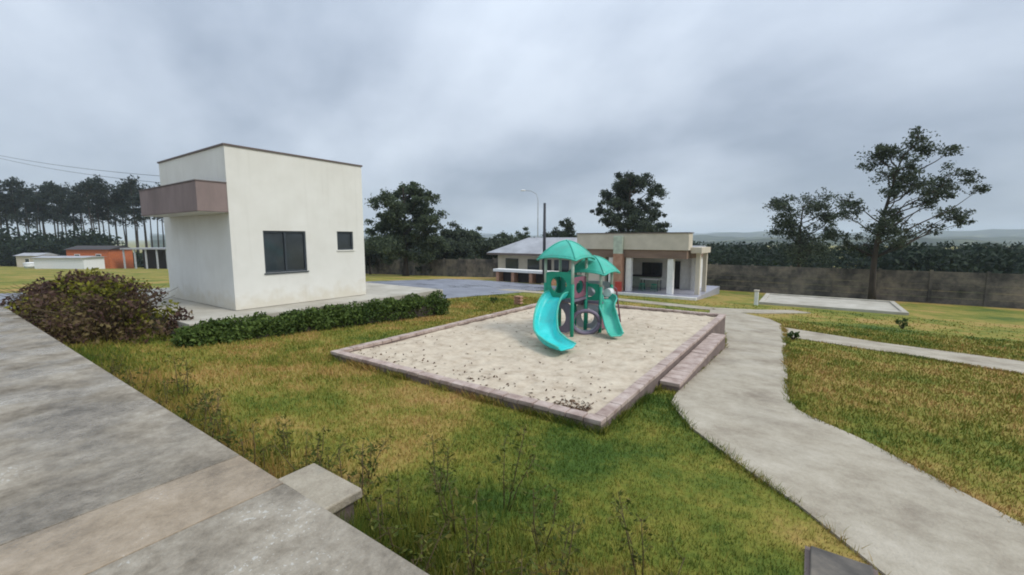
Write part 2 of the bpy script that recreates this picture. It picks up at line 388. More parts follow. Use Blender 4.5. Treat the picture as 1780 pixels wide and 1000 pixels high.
# far wooded hills that close the view
hm = MB(); na = 220
for (r0, depth, top, amp, seed) in ((700, 300, -2, 9, 1.3), (1300, 500, 8, 16, 4.1), (2300, 700, 26, 26, 7.7), (3600, 900, 52, 38, 2.2)):
    hv = []
    for j, (dr, hf) in enumerate(((0, 0), (.35, .62), (.6, .93), (.75, 1.0), (.9, .9), (1.3, 0))):
        for i in range(na):
            a = R(-75) + R(145) * i / (na - 1); rr = r0 + depth * dr
            k_ = mnoise.noise((a * 4.2, seed, 0)) + .5 * mnoise.noise((a * 11, seed, j * .15)) + .28 * mnoise.noise((a * 33, seed, j * .4)) + .12 * mnoise.noise((a * 90, seed, j))
            hv.append((math.sin(a) * rr, math.cos(a) * rr, -26 + (26 + top + amp * k_) * hf))
    hm.add(hv, [(j * na + i + 1, j * na + i, (j + 1) * na + i, (j + 1) * na + i + 1) for j in range(5) for i in range(na - 1)], True)
tag(hm.build('hills', 'hill'), kind='structure')

# ------------------------------------------------------------------ concrete walkway beside the camera
PE = 1.32         # edge of the walkway (world Y)
PT = 0.43         # its top
walk = tag(empty('walkway', (0, 0, 0)), kind='structure')
def panel(x0, x1, mat, name='concrete_panel'):
    MB().box(x0, x1, -6, PE, -.5, PT).build(name, mat, walk, bevel=.006)
panel(-19.5, -9.6, 'walk'); panel(-9.592, -3.402, 'walk'); panel(-3.394, -2.764, 'walk2', 'tan_strip'); panel(-2.756, 3.5, 'walk')
st = empty('concrete_step', (-2.81, 1.53, .0))
MB().box(-.31, .31, -.204, .20, .205, .275).build('slab', 'path', st, bevel=.012)
MB().box(-.27, .27, -.204, .15, -.3, .204).build('shadow_base', 'kerb', st)  # recessed base, dark in colour to stand for the shadow under the slab
tag(st, 'small square concrete step jutting from the walkway edge into the lawn', 'step')
dl = empty('drain_lid', (0.29, 3.13, gz(.29, 3.13)))
MB().box(-.17, .17, -.4, .38, -.2, .05).build('lid', 'wallslab', dl, bevel=.01)
MB().box(-.2, .2, -.43, .41, -.25, .012).build('rim', 'kerb', dl)
tag(dl, 'dark grey concrete lid in the grass beside the path at the bottom edge', 'lid')

# ------------------------------------------------------------------ paths, road
def smooth_poly(pts, k=2):
    for _ in range(k):
        q = []
        for i in range(len(pts)):
            a, b = pts[i], pts[(i + 1) % len(pts)]
            q += [(a[0] * .75 + b[0] * .25, a[1] * .75 + b[1] * .25), (a[0] * .25 + b[0] * .75, a[1] * .25 + b[1] * .75)]
        pts = q
    return pts
def ribbon(name, left, right, mat, lift=.03, n=60):
    """a paved sheet between two edge polylines, following the ground"""
    def resample(p, n):
        p = np.array(p, float); d = np.r_[0, np.cumsum(np.linalg.norm(np.diff(p, axis=0), axis=1))]
        t = np.linspace(0, d[-1], n); return np.stack([np.interp(t, d, p[:, 0]), np.interp(t, d, p[:, 1])], 1)
    L, Q = resample(left, n), resample(right, n); m = MB(); vs = []
    for a, b in zip(L, Q):
        for s in np.linspace(0, 1, 7):
            p = a * (1 - s) + b * s; vs.append((p[0], p[1], gz(p[0], p[1]) + lift))
        vs.append((b[0], b[1], gz(b[0], b[1]) - .2)); vs.append((a[0], a[1], gz(a[0], a[1]) - .2))
    fs = []
    for i in range(n - 1):
        o = i * 9; q = o + 9
        for s in range(6): fs.append((o + s, o + s + 1, q + s + 1, q + s))
        fs += [(o + 6, o + 7, q + 7, q + 6), (q, q + 8, o + 8, o)]
    m.add(vs, fs); ob = m.build(name, mat); return tag(ob, kind='structure')
PATH_L = [(2.6, 1.0), (1.4, 2.45), (.51, 3.55), (.05, 4.15), (-.44, 4.64), (-1.1, 5.4), (-1.55, 6.2), (-1.64, 7.5), (-1.64, 11.2), (-1.86, 13.0), (-2.5, 15.5), (-3.2, 18.2), (-3.6, 20.6)]
PATH_R = [(4.2, 2.2), (2.9, 3.5), (1.54, 4.95), (1.17, 5.5), (.64, 6.3), (-.02, 7.0), (-.16, 7.6), (-.42, 13.0), (-.56, 15.5), (-.75, 17.4), (-1.2, 18.8), (-1.9, 19.7), (-2.6, 20.6)]
ribbon('path', PATH_L, PATH_R, 'path', .03, 90)
SIDE_A = [(-1.3, 16.9), (-.62, 16.6), (1.5, 15.45), (4.16, 14.67), (9, 13.3), (20, 10.0)]
SIDE_B = [(-1.3, 14.9), (-.5, 14.5), (1.5, 13.75), (3.65, 12.8), (8.6, 11.4), (19.5, 8.2)]
ribbon('path', SIDE_A, SIDE_B, 'path', .024, 50)
SPUR_A = [(-3.7, 21.4), (-2, 22.2), (-.6, 23.6)]
SPUR_B = [(-3.1, 19.9), (-1.6, 20.7), (.1, 22.9)]
ribbon('path', SPUR_A, SPUR_B, 'path', .036, 14)
LEFTP_A = [(-16, 22.4), (-10, 22.6), (-3.6, 21.6)]
LEFTP_B = [(-16, 21.2), (-10, 21.4), (-3.5, 20.3)]
ribbon('path', LEFTP_A, LEFTP_B, 'path', .028, 30)
ribbon('road', [(-27, -30), (-27, 10), (-27.5, 20), (-28, 29.5)], [(-19.9, -30), (-19.9, 11), (-14.2, 14.2), (-14.0, 28.5)], 'asphalt', .02, 40)

# ------------------------------------------------------------------ gatehouse on its slab
HX0, HX1, HY0, HY1, HZ, HT = -16.5, -11.95, 4.8, 8.7, .21, 4.30
plat = MB().box(-19.8, -10.9, 3.45, 11.2, -1.4, HZ - .012).build('house_slab', 'slab', bevel=.01)
tag(plat, kind='structure')
house = empty('gatehouse', ((HX0 + HX1) / 2, (HY0 + HY1) / 2, HZ))
tag(house, 'tall cream flat-roofed gatehouse with mauve canopy and two dark windows', 'building')
hx, hy = (HX1 - HX0) / 2, (HY1 - HY0) / 2; hh = HT - HZ
# walls with real openings in the window face (local +x)
wins = [(5.58, 6.75, 1.11, 2.24), (7.74, 8.30, 1.68, 2.25)]
cy = (HY0 + HY1) / 2
wl_ = [(a - cy, b - cy, c - HZ, d - HZ) for a, b, c, d in wins]
w = MB(); th = .18
w.box(-hx, hx - th, -hy, -hy + th, 0, hh).box(-hx, hx - th, hy - th, hy, 0, hh).box(-hx, -hx + th, -hy + th, hy - th, 0, hh)
ys = sorted({-hy, hy, *[q for a in wl_ for q in a[:2]]}); zs = sorted({0, hh, *[q for a in wl_ for q in a[2:]]})
for i in range(len(ys) - 1):
    for k in range(len(zs) - 1):
        ym, zm = (ys[i] + ys[i + 1]) / 2, (zs[k] + zs[k + 1]) / 2
        if any(a < ym < b and c < zm < d for a, b, c, d in wl_): continue
        w.box(hx - th, hx, ys[i], ys[i + 1], zs[k], zs[k + 1])
wo_ = w.build('wall', 'wall_paint', house)
bm = bmesh.new(); bm.from_mesh(wo_.data); bmesh.ops.remove_doubles(bm, verts=bm.verts, dist=1e-5)
seen = {}
for fc in bm.faces: seen.setdefault(tuple(sorted(v.index for v in fc.verts)), []).append(fc)
bmesh.ops.delete(bm, geom=[fc for fs_ in seen.values() if len(fs_) > 1 for fc in fs_], context='FACES_ONLY')
bm.to_mesh(wo_.data); bm.free()
MB().box(-hx + th, hx - th, -hy + th, hy - th, hh - .5, hh - .35).build('roof', 'roofgrey', house)
cap = MB(); o_ = .03
cap.box(-hx - o_, hx + o_, -hy - o_, -hy + th, hh + .002, hh + .045).box(-hx - o_, hx + o_, hy - th, hy + o_, hh + .002, hh + .045)
cap.box(-hx - o_, -hx + th, -hy + th, hy - th, hh + .002, hh + .043).box(hx - th, hx + o_, -hy + th, hy - th, hh + .002, hh + .043)
cap.build('parapet_cap', 'flash', house)
for k, (a, b, c, d) in enumerate(wl_):
    fr = MB(); t = .045; x0, x1 = hx - .10, hx - .03
    fr.box(x0, x1, a, b, d - t, d).box(x0, x1, a, b, c, c + t).box(x0, x1, a, a + t, c + t, d - t).box(x0, x1, b - t, b, c + t, d - t)
    mid = (a + b) / 2
    if k == 0: fr.box(x0 + .005, x1 + .004, mid - .025, mid + .025, c + t, d - t)
    wf = fr.build('window', 'frame', house)
    for (pa, pb) in ([(a + t, mid - .025), (mid + .025, b - t)] if k == 0 else [(a + t, b - t)]):
        MB().box(hx - .075, hx - .068, pa, pb, c + t, d - t).build('pane', 'glass', wf)
    MB().box(hx - .06, hx + .03, a - .03, b + .03, c - .035, c - .002).build('sill', 'frame' if k == 0 else 'wall_paint', wf)
    MB().box(hx - .6, hx - .58, a - .2, b + .2, c - .2, d + .2).build('interior_shade_sheet', 'dark', wf)  # near-black sheet behind the panes, painting the unlit room inside
cn = MB().box(-hx + .5, hx + .0, -hy - .66, -hy - .003, 2.47, 3.17)
cno = cn.build('canopy', 'mauve', house, bevel=.01)
MB().box(-hx + .53, hx - .03, -hy - .63, -hy - .02, 2.455, 2.468).build('soffit', 'wall_paint', cno)
MB().box(-hx + .485, hx + .012, -hy - .675, -hy - .002, 3.172, 3.2).build('canopy_cap', 'flash', cno)
# overhead wires that run from the house to the left
for k, (dz, dy) in enumerate([(0, 0), (-.22, .25)]):
    a = Vector((HX0 - .02, 5.3 + dy, 3.95 + dz)); b = Vector((-47, 0.5 + dy * 3, 9.0 + dz)); pts = []
    for i in range(25):
        s = i / 24; p = a.lerp(b, s); p.z -= .5 * 4 * s * (1 - s); pts.append(p)
    wr = MB().tube(pts, .007, 5).build('overhead_wire', 'poledark')
    tag(wr, ['upper thin overhead wire running left from the gatehouse', 'lower thin overhead wire running left from the gatehouse'][k], 'wire', 'overhead wires')

# ------------------------------------------------------------------ playground sandbox
SX0, SX1, SY0, SY1, SZ = -7.42, -1.90, 4.55, 13.3, -.10
sb = empty('sandbox', ((SX0 + SX1) / 2, (SY0 + SY1) / 2, gz(-4, 9)))
tag(sb, 'large rectangular sandbox with pinkish brick kerb around the playset', 'sandbox')
ox, oy, oz = sb.location
KW = .16
def loc_box(m, x0, x1, y0, y1, z0, z1): return m.box(x0 - ox, x1 - ox, y0 - oy, y1 - oy, z0 - oz, z1 - oz)
k = MB()
loc_box(k, SX0 + .012, SX1 - .012, SY0 + .012, SY0 + KW - .012, -1.2, SZ - .062); loc_box(k, SX0 + .012, SX1 - .012, SY1 - KW + .012, SY1 - .012, -1.4, SZ - .062)
loc_box(k, SX0 + .012, SX0 + KW - .012, SY0 + KW - .012, SY1 - KW + .012, -1.4, SZ - .062); loc_box(k, SX1 - KW + .012, SX1 - .012, SY0 + KW - .012, SY1 - KW + .012, -1.4, SZ - .062)
k.build('kerb_wall', 'kerb', sb)
bl = .235
def brick_mesh(lx, ly, lz):
    bmx = bmesh.new(); bmesh.ops.create_cube(bmx, size=1)
    bmesh.ops.scale(bmx, vec=(lx, ly, lz), verts=bmx.verts)
    bmesh.ops.bevel(bmx, geom=bmx.edges[:], offset=.006, segments=1, affect='EDGES')
    me = bpy.data.meshes.new('brick'); bmx.to_mesh(me); bmx.free(); me.materials.append(MT['brick']); return me
BX, BY = brick_mesh(bl - .009, KW, .06), brick_mesh(KW, bl - .009, .06)
def lay(me, x, y, z, parent, org):
    o = obj_from(me, 'brick', parent, (x - org[0] + random.uniform(-.003, .003), y - org[1] + random.uniform(-.003, .003), z - org[2] + random.uniform(-.004, .004)),
                 (random.uniform(-.01, .01), random.uniform(-.01, .01), random.uniform(-.012, .012)))
    return o
nxb = round((SX1 - SX0) / bl); nyb = round((SY1 - SY0 - 2 * KW) / bl)
for i in range(nxb):
    x = SX0 + (i + .5) * (SX1 - SX0) / nxb
    lay(BX, x, SY0 + KW / 2, SZ - .03, sb, (ox, oy, oz)); lay(BX, x, SY1 - KW / 2, SZ - .03, sb, (ox, oy, oz))
for i in range(nyb):
    y = SY0 + KW + (i + .5) * (SY1 - SY0 - 2 * KW) / nyb
    lay(BY, SX0 + KW / 2, y, SZ - .03, sb, (ox, oy, oz)); lay(BY, SX1 - KW / 2, y, SZ - .03, sb, (ox, oy, oz))
# sand as a dimpled sheet
def sand_z(x, y):
    z = SZ - .085 + .022 * mnoise.noise((x * .7, y * .7, 5)) + .016 * mnoise.noise((x * 2.7, y * 2.7, 8)) + .020 * mnoise.noise((x * 6, y * 6, 2))
    z -= .06 * math.exp(-((x + 3.85) ** 2 + (y - 7.1) ** 2) / .12) + .04 * math.exp(-((x + 3.2) ** 2 + (y - 9.0) ** 2) / .08)
    return z
sx = np.arange(SX0 + KW - .03, SX1 - KW + .04, .055); sy = np.arange(SY0 + KW - .03, SY1 - KW + .04, .055)
V = np.array([(x - ox, y - oy, sand_z(x, y) - oz) for y in sy for x in sx]); nX = len(sx)
F = np.array([(j * nX + i, j * nX + i + 1, (j + 1) * nX + i + 1, (j + 1) * nX + i) for j in range(len(sy) - 1) for i in range(nX - 1)])
so_ = obj_from(np_mesh('sand', V, F, 'sand'), 'sand', sb); so_.data.polygons.foreach_set('use_smooth', np.ones(len(F), bool))
# fallen leaves on the sand
LP = []
for _ in range(520):
    if random.random() < .30: x, y = SX1 - .35 - abs(random.gauss(0, .28)), SY0 + .32 + abs(random.gauss(0, .12))
    elif random.random() < .45: x, y = random.uniform(SX0 + .2, SX1 - .3), SY0 + .25 + abs(random.gauss(0, .5))
    else: x, y = random.uniform(SX0 + .2, SX1 - .2), random.uniform(SY0 + .2, SY1 - .2)
    LP.append((x, y, sand_z(x, y) + .012))
V, F = leaf_quads(np.array(LP), np.full(len(LP), .03), up=2.5)
lo = obj_from(np_mesh('leaf_litter', V, F, 'pinklitter'), 'leaf_litter'); tag(lo, 'dry brown leaves scattered over the sand', 'leaves', kind='stuff')
# the long step outside the kerb
sp = empty('sandbox_step', (-1.72, 9.0, gz(-1.7, 9)))
tag(sp, 'long low pinkish brick step between the sandbox kerb and the path', 'step')
SPX0, SPX1, SPY0, SPY1, SPZ = SX1 + .004, SX1 + .33, 6.85, 11.15, -.24
s0 = sp.location
MB().box(SPX0 - s0.x, SPX1 - .012 - s0.x, SPY0 + .012 - s0.y, SPY1 - .012 - s0.y, -.5, SPZ - .062 - s0.z).build('riser', 'kerb', sp)
SBm = brick_mesh(SPX1 - SPX0 - .008, bl - .009, .06); nb = round((SPY1 - SPY0) / bl)
for i in range(nb): lay(SBm, (SPX0 + SPX1) / 2, SPY0 + (i + .5) * (SPY1 - SPY0) / nb, SPZ - .03, sp, s0)

# ------------------------------------------------------------------ playset
ps = empty('playset', (-4.55, 9.1, -.19))
tag(ps, 'turquoise and green plastic playset with two roofed towers and two slides', 'playset')
P0 = Vector(ps.location)
def Lp(p): return Vector(p) - P0
def tower(cx, cy, half, deck, eave, apex, rh, roofmat):
    for sx_ in (-1, 1):
        for sy_ in (-1, 1):
            x, y = cx + sx_ * half, cy + sy_ * half
            MB().tube([Lp((x, y, -.5)), Lp((x, y, deck + .35))], .042, 10).build('post', 'green', ps)
            MB().tube([Lp((x, y, deck + .35)), Lp((x, y, eave + .05))], .034, 10).build('roof_post', 'postcream', ps)
    d = MB(); c = Lp((cx, cy, deck)); h_ = half + .03
    d.box(c.x - h_, c.x + h_, c.y - h_, c.y + h_, c.z - .06, c.z); d.build('deck', 'purple', ps, bevel=.01)
    # four-sided roof with a bellied profile, ribs and a rolled rim
    n = 10; q = 8; vs = []; fs = []
    c = Lp((cx, cy, 0))
    def prof(t):                       # t 0 rim .. 1 apex
        return rh * (1 - t) , eave - P0.z + (apex - eave) * (1 - (1 - t) ** 1.75)
    ring = []
    for sgn in ((-1, -1), (1, -1), (1, 1), (-1, 1)): ring.append(sgn)
    per = []
    for s in range(4):
        a, b = ring[s], ring[(s + 1) % 4]
        for k_ in range(q):
            t = k_ / q; per.append((a[0] * (1 - t) + b[0] * t, a[1] * (1 - t) + b[1] * t, abs(t - .5) * 2))
    for i in range(n + 1):
        r_, z_ = prof(i / n)
        for (px, py, cor) in per:
            rnd = 1 - .05 * cor ** 4
            vs.append((c.x + px * r_ * rnd, c.y + py * r_ * rnd, z_ - .05 * (1 - i / n) ** 2 * cor ** 3 + .015 * (1 - cor) * (1 - i / n)))
    m_n = len(per)
    for i in range(n):
        for k_ in range(m_n): fs.append((i * m_n + k_, i * m_n + (k_ + 1) % m_n, (i + 1) * m_n + (k_ + 1) % m_n, (i + 1) * m_n + k_))
    rm = MB().add(vs, fs, True).build('roof', roofmat, ps)
    sol = rm.modifiers.new('thick', 'SOLIDIFY'); sol.thickness = .03
    rim = [Vector(vs[k_]) for k_ in range(m_n)] + [Vector(vs[0])]
    MB().tube(rim, .022, 6).build('rim', roofmat, rm)
    for s in range(4):
        pts = [Vector(vs[i * m_n + s * q]) + Vector((0, 0, .008)) for i in range(n + 1)]
        MB().tube(pts, .016, 5).build('rib', roofmat, rm)
    MB().tube([Vector((c.x, c.y, apex - P0.z - .02)), Vector((c.x, c.y, apex - P0.z + .03))], [.05, .015], 8).build('finial', roofmat, rm)
T1 = (-4.72, 8.96, .35); T2 = (-4.36, 9.72, .33)
D1, D2 = .66, .55
tower(*T1, D1, 1.60, 1.98, .52, 'teal')
tower(*T2, D2, 1.24, 1.60, .50, 'teal')
def arch_panel(ax, ay, bx, by, z0, z1, mat, hole=True, name='panel'):
    """an upright plastic panel between two posts with an arched opening"""
    a, b = Lp((ax, ay, z0)), Lp((bx, by, z0)); d = b - a; L_ = d.length; d.normalize(); nrm = Vector((-d.y, d.x, 0)) * .018
    H_ = z1 - z0; outer = [(0, 0), (L_, 0), (L_, H_ * .85), (L_ * .85, H_), (L_ * .15, H_), (0, H_ * .85)]
    if not hole:
        pts = outer; vs = [a + d * x + Vector((0, 0, z)) + nrm * s for s in (-1, 1) for x, z in pts]; n_ = len(pts)
        MB().add(vs, [tuple(range(n_ - 1, -1, -1)), tuple(range(n_, 2 * n_))] + [(i, (i + 1) % n_, n_ + (i + 1) % n_, n_ + i) for i in range(n_)]).build(name, mat, ps); return
    seg = 28; ang = [2 * math.pi * i / seg for i in range(seg)]; cx, cz = L_ / 2, H_ / 2
    def oc(t):                         # superellipse outline
        c_, s_ = math.cos(t), math.sin(t); e_ = .35
        return (cx + L_ / 2 * math.copysign(abs(c_) ** e_, c_), cz + H_ / 2 * math.copysign(abs(s_) ** e_, s_))
    def ic(t): return (cx + L_ * .30 * math.cos(t), cz + H_ * .32 * math.sin(t))
    vs = []
    for s in (-1, 1):
        for fn in (oc, ic):
            for t in ang:
                x, z = fn(t); vs.append(a + d * x + Vector((0, 0, z)) + nrm * s)
    fs = []
    for i in range(seg):
        j = (i + 1) % seg
        fs += [(j, i, seg + i, seg + j), (2 * seg + i, 2 * seg + j, 3 * seg + j, 3 * seg + i), (i, j, 2 * seg + j, 2 * seg + i), (seg + j, seg + i, 3 * seg + i, 3 * seg + j)]
    MB().add(vs, fs).build(name, mat, ps)
h1, h2 = T1[2], T2[2]
arch_panel(T1[0] - h1, T1[1] - h1, T1[0] + h1, T1[1] - h1, D1 + .02, D1 + .62, 'green')           # over slide one
arch_panel(T1[0] - h1, T1[1] + h1, T1[0] - h1, T1[1] - h1, D1 + .02, D1 + .5, 'green')
arch_panel(T1[0] + h1, T1[1] - h1, T1[0] + h1, T1[1] + h1, D1 + .02, D1 + .5, 'magenta')
arch_panel(T2[0] - h2, T2[1] - h2, T2[0] + h2, T2[1] - h2, D2 + .02, D2 + .42, 'green')
arch_panel(T2[0] + h2, T2[1] + h2, T2[0] - h2, T2[1] + h2, D2 + .02, D2 + .42, 'polegrey')
arch_panel(T1[0] - h1, T1[1] + h1, T1[0] + h1, T1[1] + h1, D1 + .02, D1 + .5, 'teal')
arch_panel(T1[0] - h1 + .04, T1[1] - h1 + .02, T1[0] + h1 - .04, T1[1] - h1 + .02, -.12, D1 - .08, 'purple', name='lower_panel')
arch_panel(T2[0] - h2 + .04, T2[1] - h2 + .02, T2[0] + h2 - .04, T2[1] - h2 + .02, -.12, D2 - .08, 'polegrey', name='lower_panel')
arch_panel(T2[0] + h2, T2[1] - h2 + .04, T2[0] + h2, T2[1] + h2 - .04, -.12, D2 - .1, 'magenta', name='lower_panel')
def slide(path, width, wallh, mat, name='slide'):
    pts = [Vector(p) for p in path]; fine = []
    n = len(pts)
    for i in range(n - 1):                # Catmull-Rom
        p0, p1, p2, p3 = pts[max(i - 1, 0)], pts[i], pts[i + 1], pts[min(i + 2, n - 1)]
        for k_ in range(6):
            t = k_ / 6
            fine.append(.5 * ((2 * p1) + (-p0 + p2) * t + (2 * p0 - 5 * p1 + 4 * p2 - p3) * t * t + (-p0 + 3 * p1 - 3 * p2 + p3) * t ** 3))
    fine.append(pts[-1])
    sec = []
    for t in np.linspace(-1, 1, 17):
        x = t * width / 2; z = wallh * max(0, (abs(t) - .62) / .38) ** 1.5
        sec.append((x, z))
    vs = []; m_ = len(fine); rails = ([], [])
    for i, p in enumerate(fine):
        t = (fine[min(i + 1, m_ - 1)] - fine[max(i - 1, 0)]); tz = Vector((t.x, t.y, 0)).normalized(); s = Vector((tz.y, -tz.x, 0))
        upv = s.cross(t.normalized()); fade = 1 - .55 * max(0, (i / (m_ - 1) - .8) / .2)
        for x, z in sec: vs.append(Lp(p + s * x + upv * z * fade))
        rails[0].append(vs[-17]); rails[1].append(vs[-1])
    fs = [(i * 17 + k_, i * 17 + k_ + 1, (i + 1) * 17 + k_ + 1, (i + 1) * 17 + k_) for i in range(m_ - 1) for k_ in range(16)]
    o = MB().add(vs, fs, True).build(name, mat, ps)
    so2 = o.modifiers.new('thick', 'SOLIDIFY'); so2.thickness = .025; so2.offset = 0
    for r_ in rails: MB().tube(r_, .022, 6).build('side_rail', mat if mat != 'cyan' else 'teal', o)
    return o
slide([(T1[0] + .02, T1[1] - h1 + .02, D1 + .02), (-4.73, 8.43, D1 - .02), (-4.72, 8.16, .42), (-4.64, 7.90, .14), (-4.44, 7.60, -.03), (-4.12, 7.36, -.09), (-3.78, 7.26, -.10)], .50, .15, 'cyan')
slide([(T2[0] + h2 - .02, T2[1] - .04, D2 + .02), (T2[0] + h2 + .12, T2[1] - .12, D2 - .02), (-3.86, 9.42, .30), (-3.70, 9.22, .05), (-3.54, 9.02, -.10), (-3.44, 8.92, -.11)], .34, .13, 'teal')
for (x, y, z) in ((-4.63, 7.86, .10), (-3.76, 9.3, .10)):
    MB().tube([Lp((x, y, -.4)), Lp((x, y, z))], .03, 8).build('slide_foot', 'purple', ps)
# crawl-through ring between the towers
cx_, cy_, cz_ = -4.22, 9.02, .10
ring = [Lp((cx_ + .27 * math.cos(t), cy_ + .17 * math.cos(t), cz_ + .27 * math.sin(t))) for t in np.linspace(0, 2 * math.pi, 25)]
MB().tube(ring, .045, 8).build('crawl_ring', 'purple', ps)
for k_, (dx, mat) in enumerate([(.0, 'purple'), (.13, 'polegrey')]):
    ring = [Lp((cx_ - dx * .55 + .25 * math.cos(t), cy_ + dx + .16 * math.cos(t), cz_ + .25 * math.sin(t))) for t in np.linspace(0, 2 * math.pi, 25)]
    MB().tube(ring, .03, 8).build('crawl_ring', mat, ps)
# rear stairs
for i in range(4):
    z = D2 - .13 * (i + 1); y = T2[1] + h2 + .1 + .2 * i; c = Lp((T2[0], y, z))
    MB().box(c.x - .26, c.x + .26, c.y - .1, c.y + .1, c.z - .03, c.z).build('stair_tread', 'purple', ps)
for sx_ in (-1, 1):
    MB().tube([Lp((T2[0] + sx_ * .28, T2[1] + h2, D2 + .35)), Lp((T2[0] + sx_ * .28, T2[1] + h2 + .45, D2 + .2)), Lp((T2[0] + sx_ * .28, T2[1] + h2 + .85, -.3))], .022, 8).build('handrail', 'magenta', ps)
# bridge deck between the towers
a, b = Lp((-4.6, 9.28, .60)), Lp((-4.5, 9.42, .57))
MB().tube([a, b], .15, 10).build('bridge', 'purple', ps)
# spin drum on the right tower
c = Lp((T2[0] + h2 + .02, T2[1] + .12, D2 + .18))
MB().tube([c + Vector((0, -.11, 0)), c + Vector((0, .11, 0))], .10, 14).build('spin_drum', 'tank', ps)

# ------------------------------------------------------------------ kiosk with columns
gx, gy, gzf = -8.5, 28.5, -1.25
kz = empty('kiosk', (gx, gy, gzf))
tag(kz, 'low open-fronted kiosk with cream fascia and white columns beyond the sandbox', 'building')
def KB(x0, x1, y0, y1, z0, z1, name, mat, bevel=0, par=None): return MB().box(x0 - gx, x1 - gx, y0 - gy, y1 - gy, z0 - gzf, z1 - gzf).build(name, mat, par or kz, bevel)
KB(-13.0, -5.15, 25.1, 32.5, -2.4, -1.25, 'floor_slab', 'tile_floor', .01)
KB(-13.02, -5.13, 25.08, 25.32, -2.3, -1.238, 'slab_edge', 'white')
KB(-12.8, -5.8, 25.75, 26.7, 1.36, 2.34, 'fascia', 'cream', .01)
KB(-12.8, -6.0, 26.702, 31.6, 1.36, 1.55, 'roof', 'roofgrey', .01)
KB(-12.85, -5.75, 25.7, 26.75, 2.342, 2.39, 'fascia_cap', 'flash')
KB(-12.7, -5.9, 25.85, 31.5, .86, 1.358, 'beam', 'brown')
KB(-5.79, -5.2, 26.3, 28.9, 1.18, 1.52, 'side_canopy', 'cream', .01)
for x in (-9.32, -6.8):
    KB(x - .17, x + .17, 25.9, 26.24, -1.248, .858, 'column', 'white', .015)
KB(-10.62, -10.34, 25.9, 26.2, -1.248, .858, 'column', 'white', .015)
KB(-5.55, -5.32, 26.6, 26.85, -1.248, 1.178, 'column', 'cream', .01); KB(-5.55, -5.32, 28.5, 28.75, -1.248, 1.178, 'column', 'cream', .01)
KB(-12.6, -6.3, 29.3, 29.5, -1.248, .858, 'back_wall', 'white')
KB(-6.3, -6.05, 29.0, 31.4, -1.248, .858, 'side_wall', 'white')
KB(-12.6, -10.95, 26.1, 29.298, -1.248, .858, 'room_wall', 'cream')
KB(-11.0, -10.93, 26.5, 28.2, -.9, .6, 'door', 'dark')  # dark opening of the room, its shade painted as a flat near-black sheet
wn_ = KB(-9.55, -8.2, 29.24, 29.297, -.45, .42, 'window', 'frame')
KB(-9.5, -8.9, 29.225, 29.238, -.4, .37, 'pane', 'glass', 0, wn_); KB(-8.84, -8.25, 29.225, 29.238, -.4, .37, 'pane', 'glass', 0, wn_)
KB(-7.55, -7.05, 29.22, 29.297, -1.24, .56, 'door', 'dark')
KB(-10.3, -8.2, 28.7, 29.2, -.52, -.44, 'counter_top', 'roofdark'); KB(-10.2, -8.3, 28.8, 29.2, -1.24, -.522, 'counter', 'palegreen')
chm = KB(-10.2, -9.62, 25.55, 26.1, -1.248, 1.1, 'barbecue_stack', 'terracotta', .01)
KB(-10.2, -9.62, 25.55, 25.748, 1.1, 2.2, 'stack_top', 'palegreen', .01, chm)
KB(-9.96, -9.55, 25.35, 25.52, -1.236, -.62, 'red_firebox', 'red', .03)
def table(loc, label):
    t = tag(empty('table', loc), label, 'table')
    MB().box(-.6, .6, -.4, .4, .70, .74).build('tabletop', 'white', t, bevel=.01)
    for a in (-.52, .52):
        for b_ in (-.32, .32): MB().tube([(a, b_, 0), (a, b_, .70)], .025, 8).build('leg', 'poledark', t)
    return t
table((-8.35, 27.4, gzf), 'pale table standing on the kiosk floor between the columns')
for i, x in enumerate((-8.75, -8.0)):
    ch = tag(empty('stool', (x, 26.9, gzf)), ['left dark green stool before the kiosk table', 'right dark green stool before the kiosk table'][i], 'stool', 'kiosk stools')
    MB().tube([(0, 0, .42), (0, 0, .46)], .17, 14).build('seat', 'green', ch)
    for t in range(4):
        an = t * math.pi / 2 + .6; MB().tube([(.2 * math.cos(an), .2 * math.sin(an), 0), (.12 * math.cos(an), .12 * math.sin(an), .42)], .016, 6).build('leg', 'green', ch)

# ------------------------------------------------------------------ house with grey roof, counter
nb_ = empty('neighbour_house', (-19.5, 34, gz(-19.5, 34)))
tag(nb_, 'low house with grey hipped roof left of the kiosk', 'house')
z0 = 0
MB().box(-4.5, 7.5, -2, 2.6, -.3, 2.6).build('wall', 'cream', nb_)
rf = MB().add([(-5.2, -2.8, 2.62), (8.2, -2.8, 2.62), (8.2, 3.4, 2.62), (-5.2, 3.4, 2.62), (-2.6, .3, 4.0), (5.6, .3, 4.0)],
              [(0, 1, 5, 4), (1, 2, 5), (2, 3, 4, 5), (3, 0, 4), (3, 2, 1, 0)]).build('roof', 'roofgrey', nb_)
MB().box(-5.2, 8.2, -2.84, -2.802, 2.44, 2.6).build('eave_board', 'flash', rf)
for a, b in ((-3.6, -2.2), (-1.2, .0), (1.5, 2.9), (4, 5.4)):
    wf = MB().box(a, b, -2.05, -2.002, 1.0, 2.1).build('window', 'frame', nb_)
    MB().box(a + .06, b - .06, -2.062, -2.052, 1.06, 2.04).build('pane', 'glass', wf)
MB().box(-.1 + .4, 1.2, -2.06, -2.002, 0, 2.1).build('door', 'roofdark', nb_)
ct = empty('long_counter', (-20.0, 29.9, gz(-20, 29.9)))
tag(ct, 'long low white-topped counter with dark openings before the grey-roofed house', 'counter')
MB().box(-2.6, 3.4, -.5, .5, .86, 1.08).build('top', 'white', ct, bevel=.02)
for x in (-2.2, -.6, 1.2, 3.0): MB().box(x - .15, x + .15, -.4, .4, -.3, .858).build('pier', 'terracotta', ct)
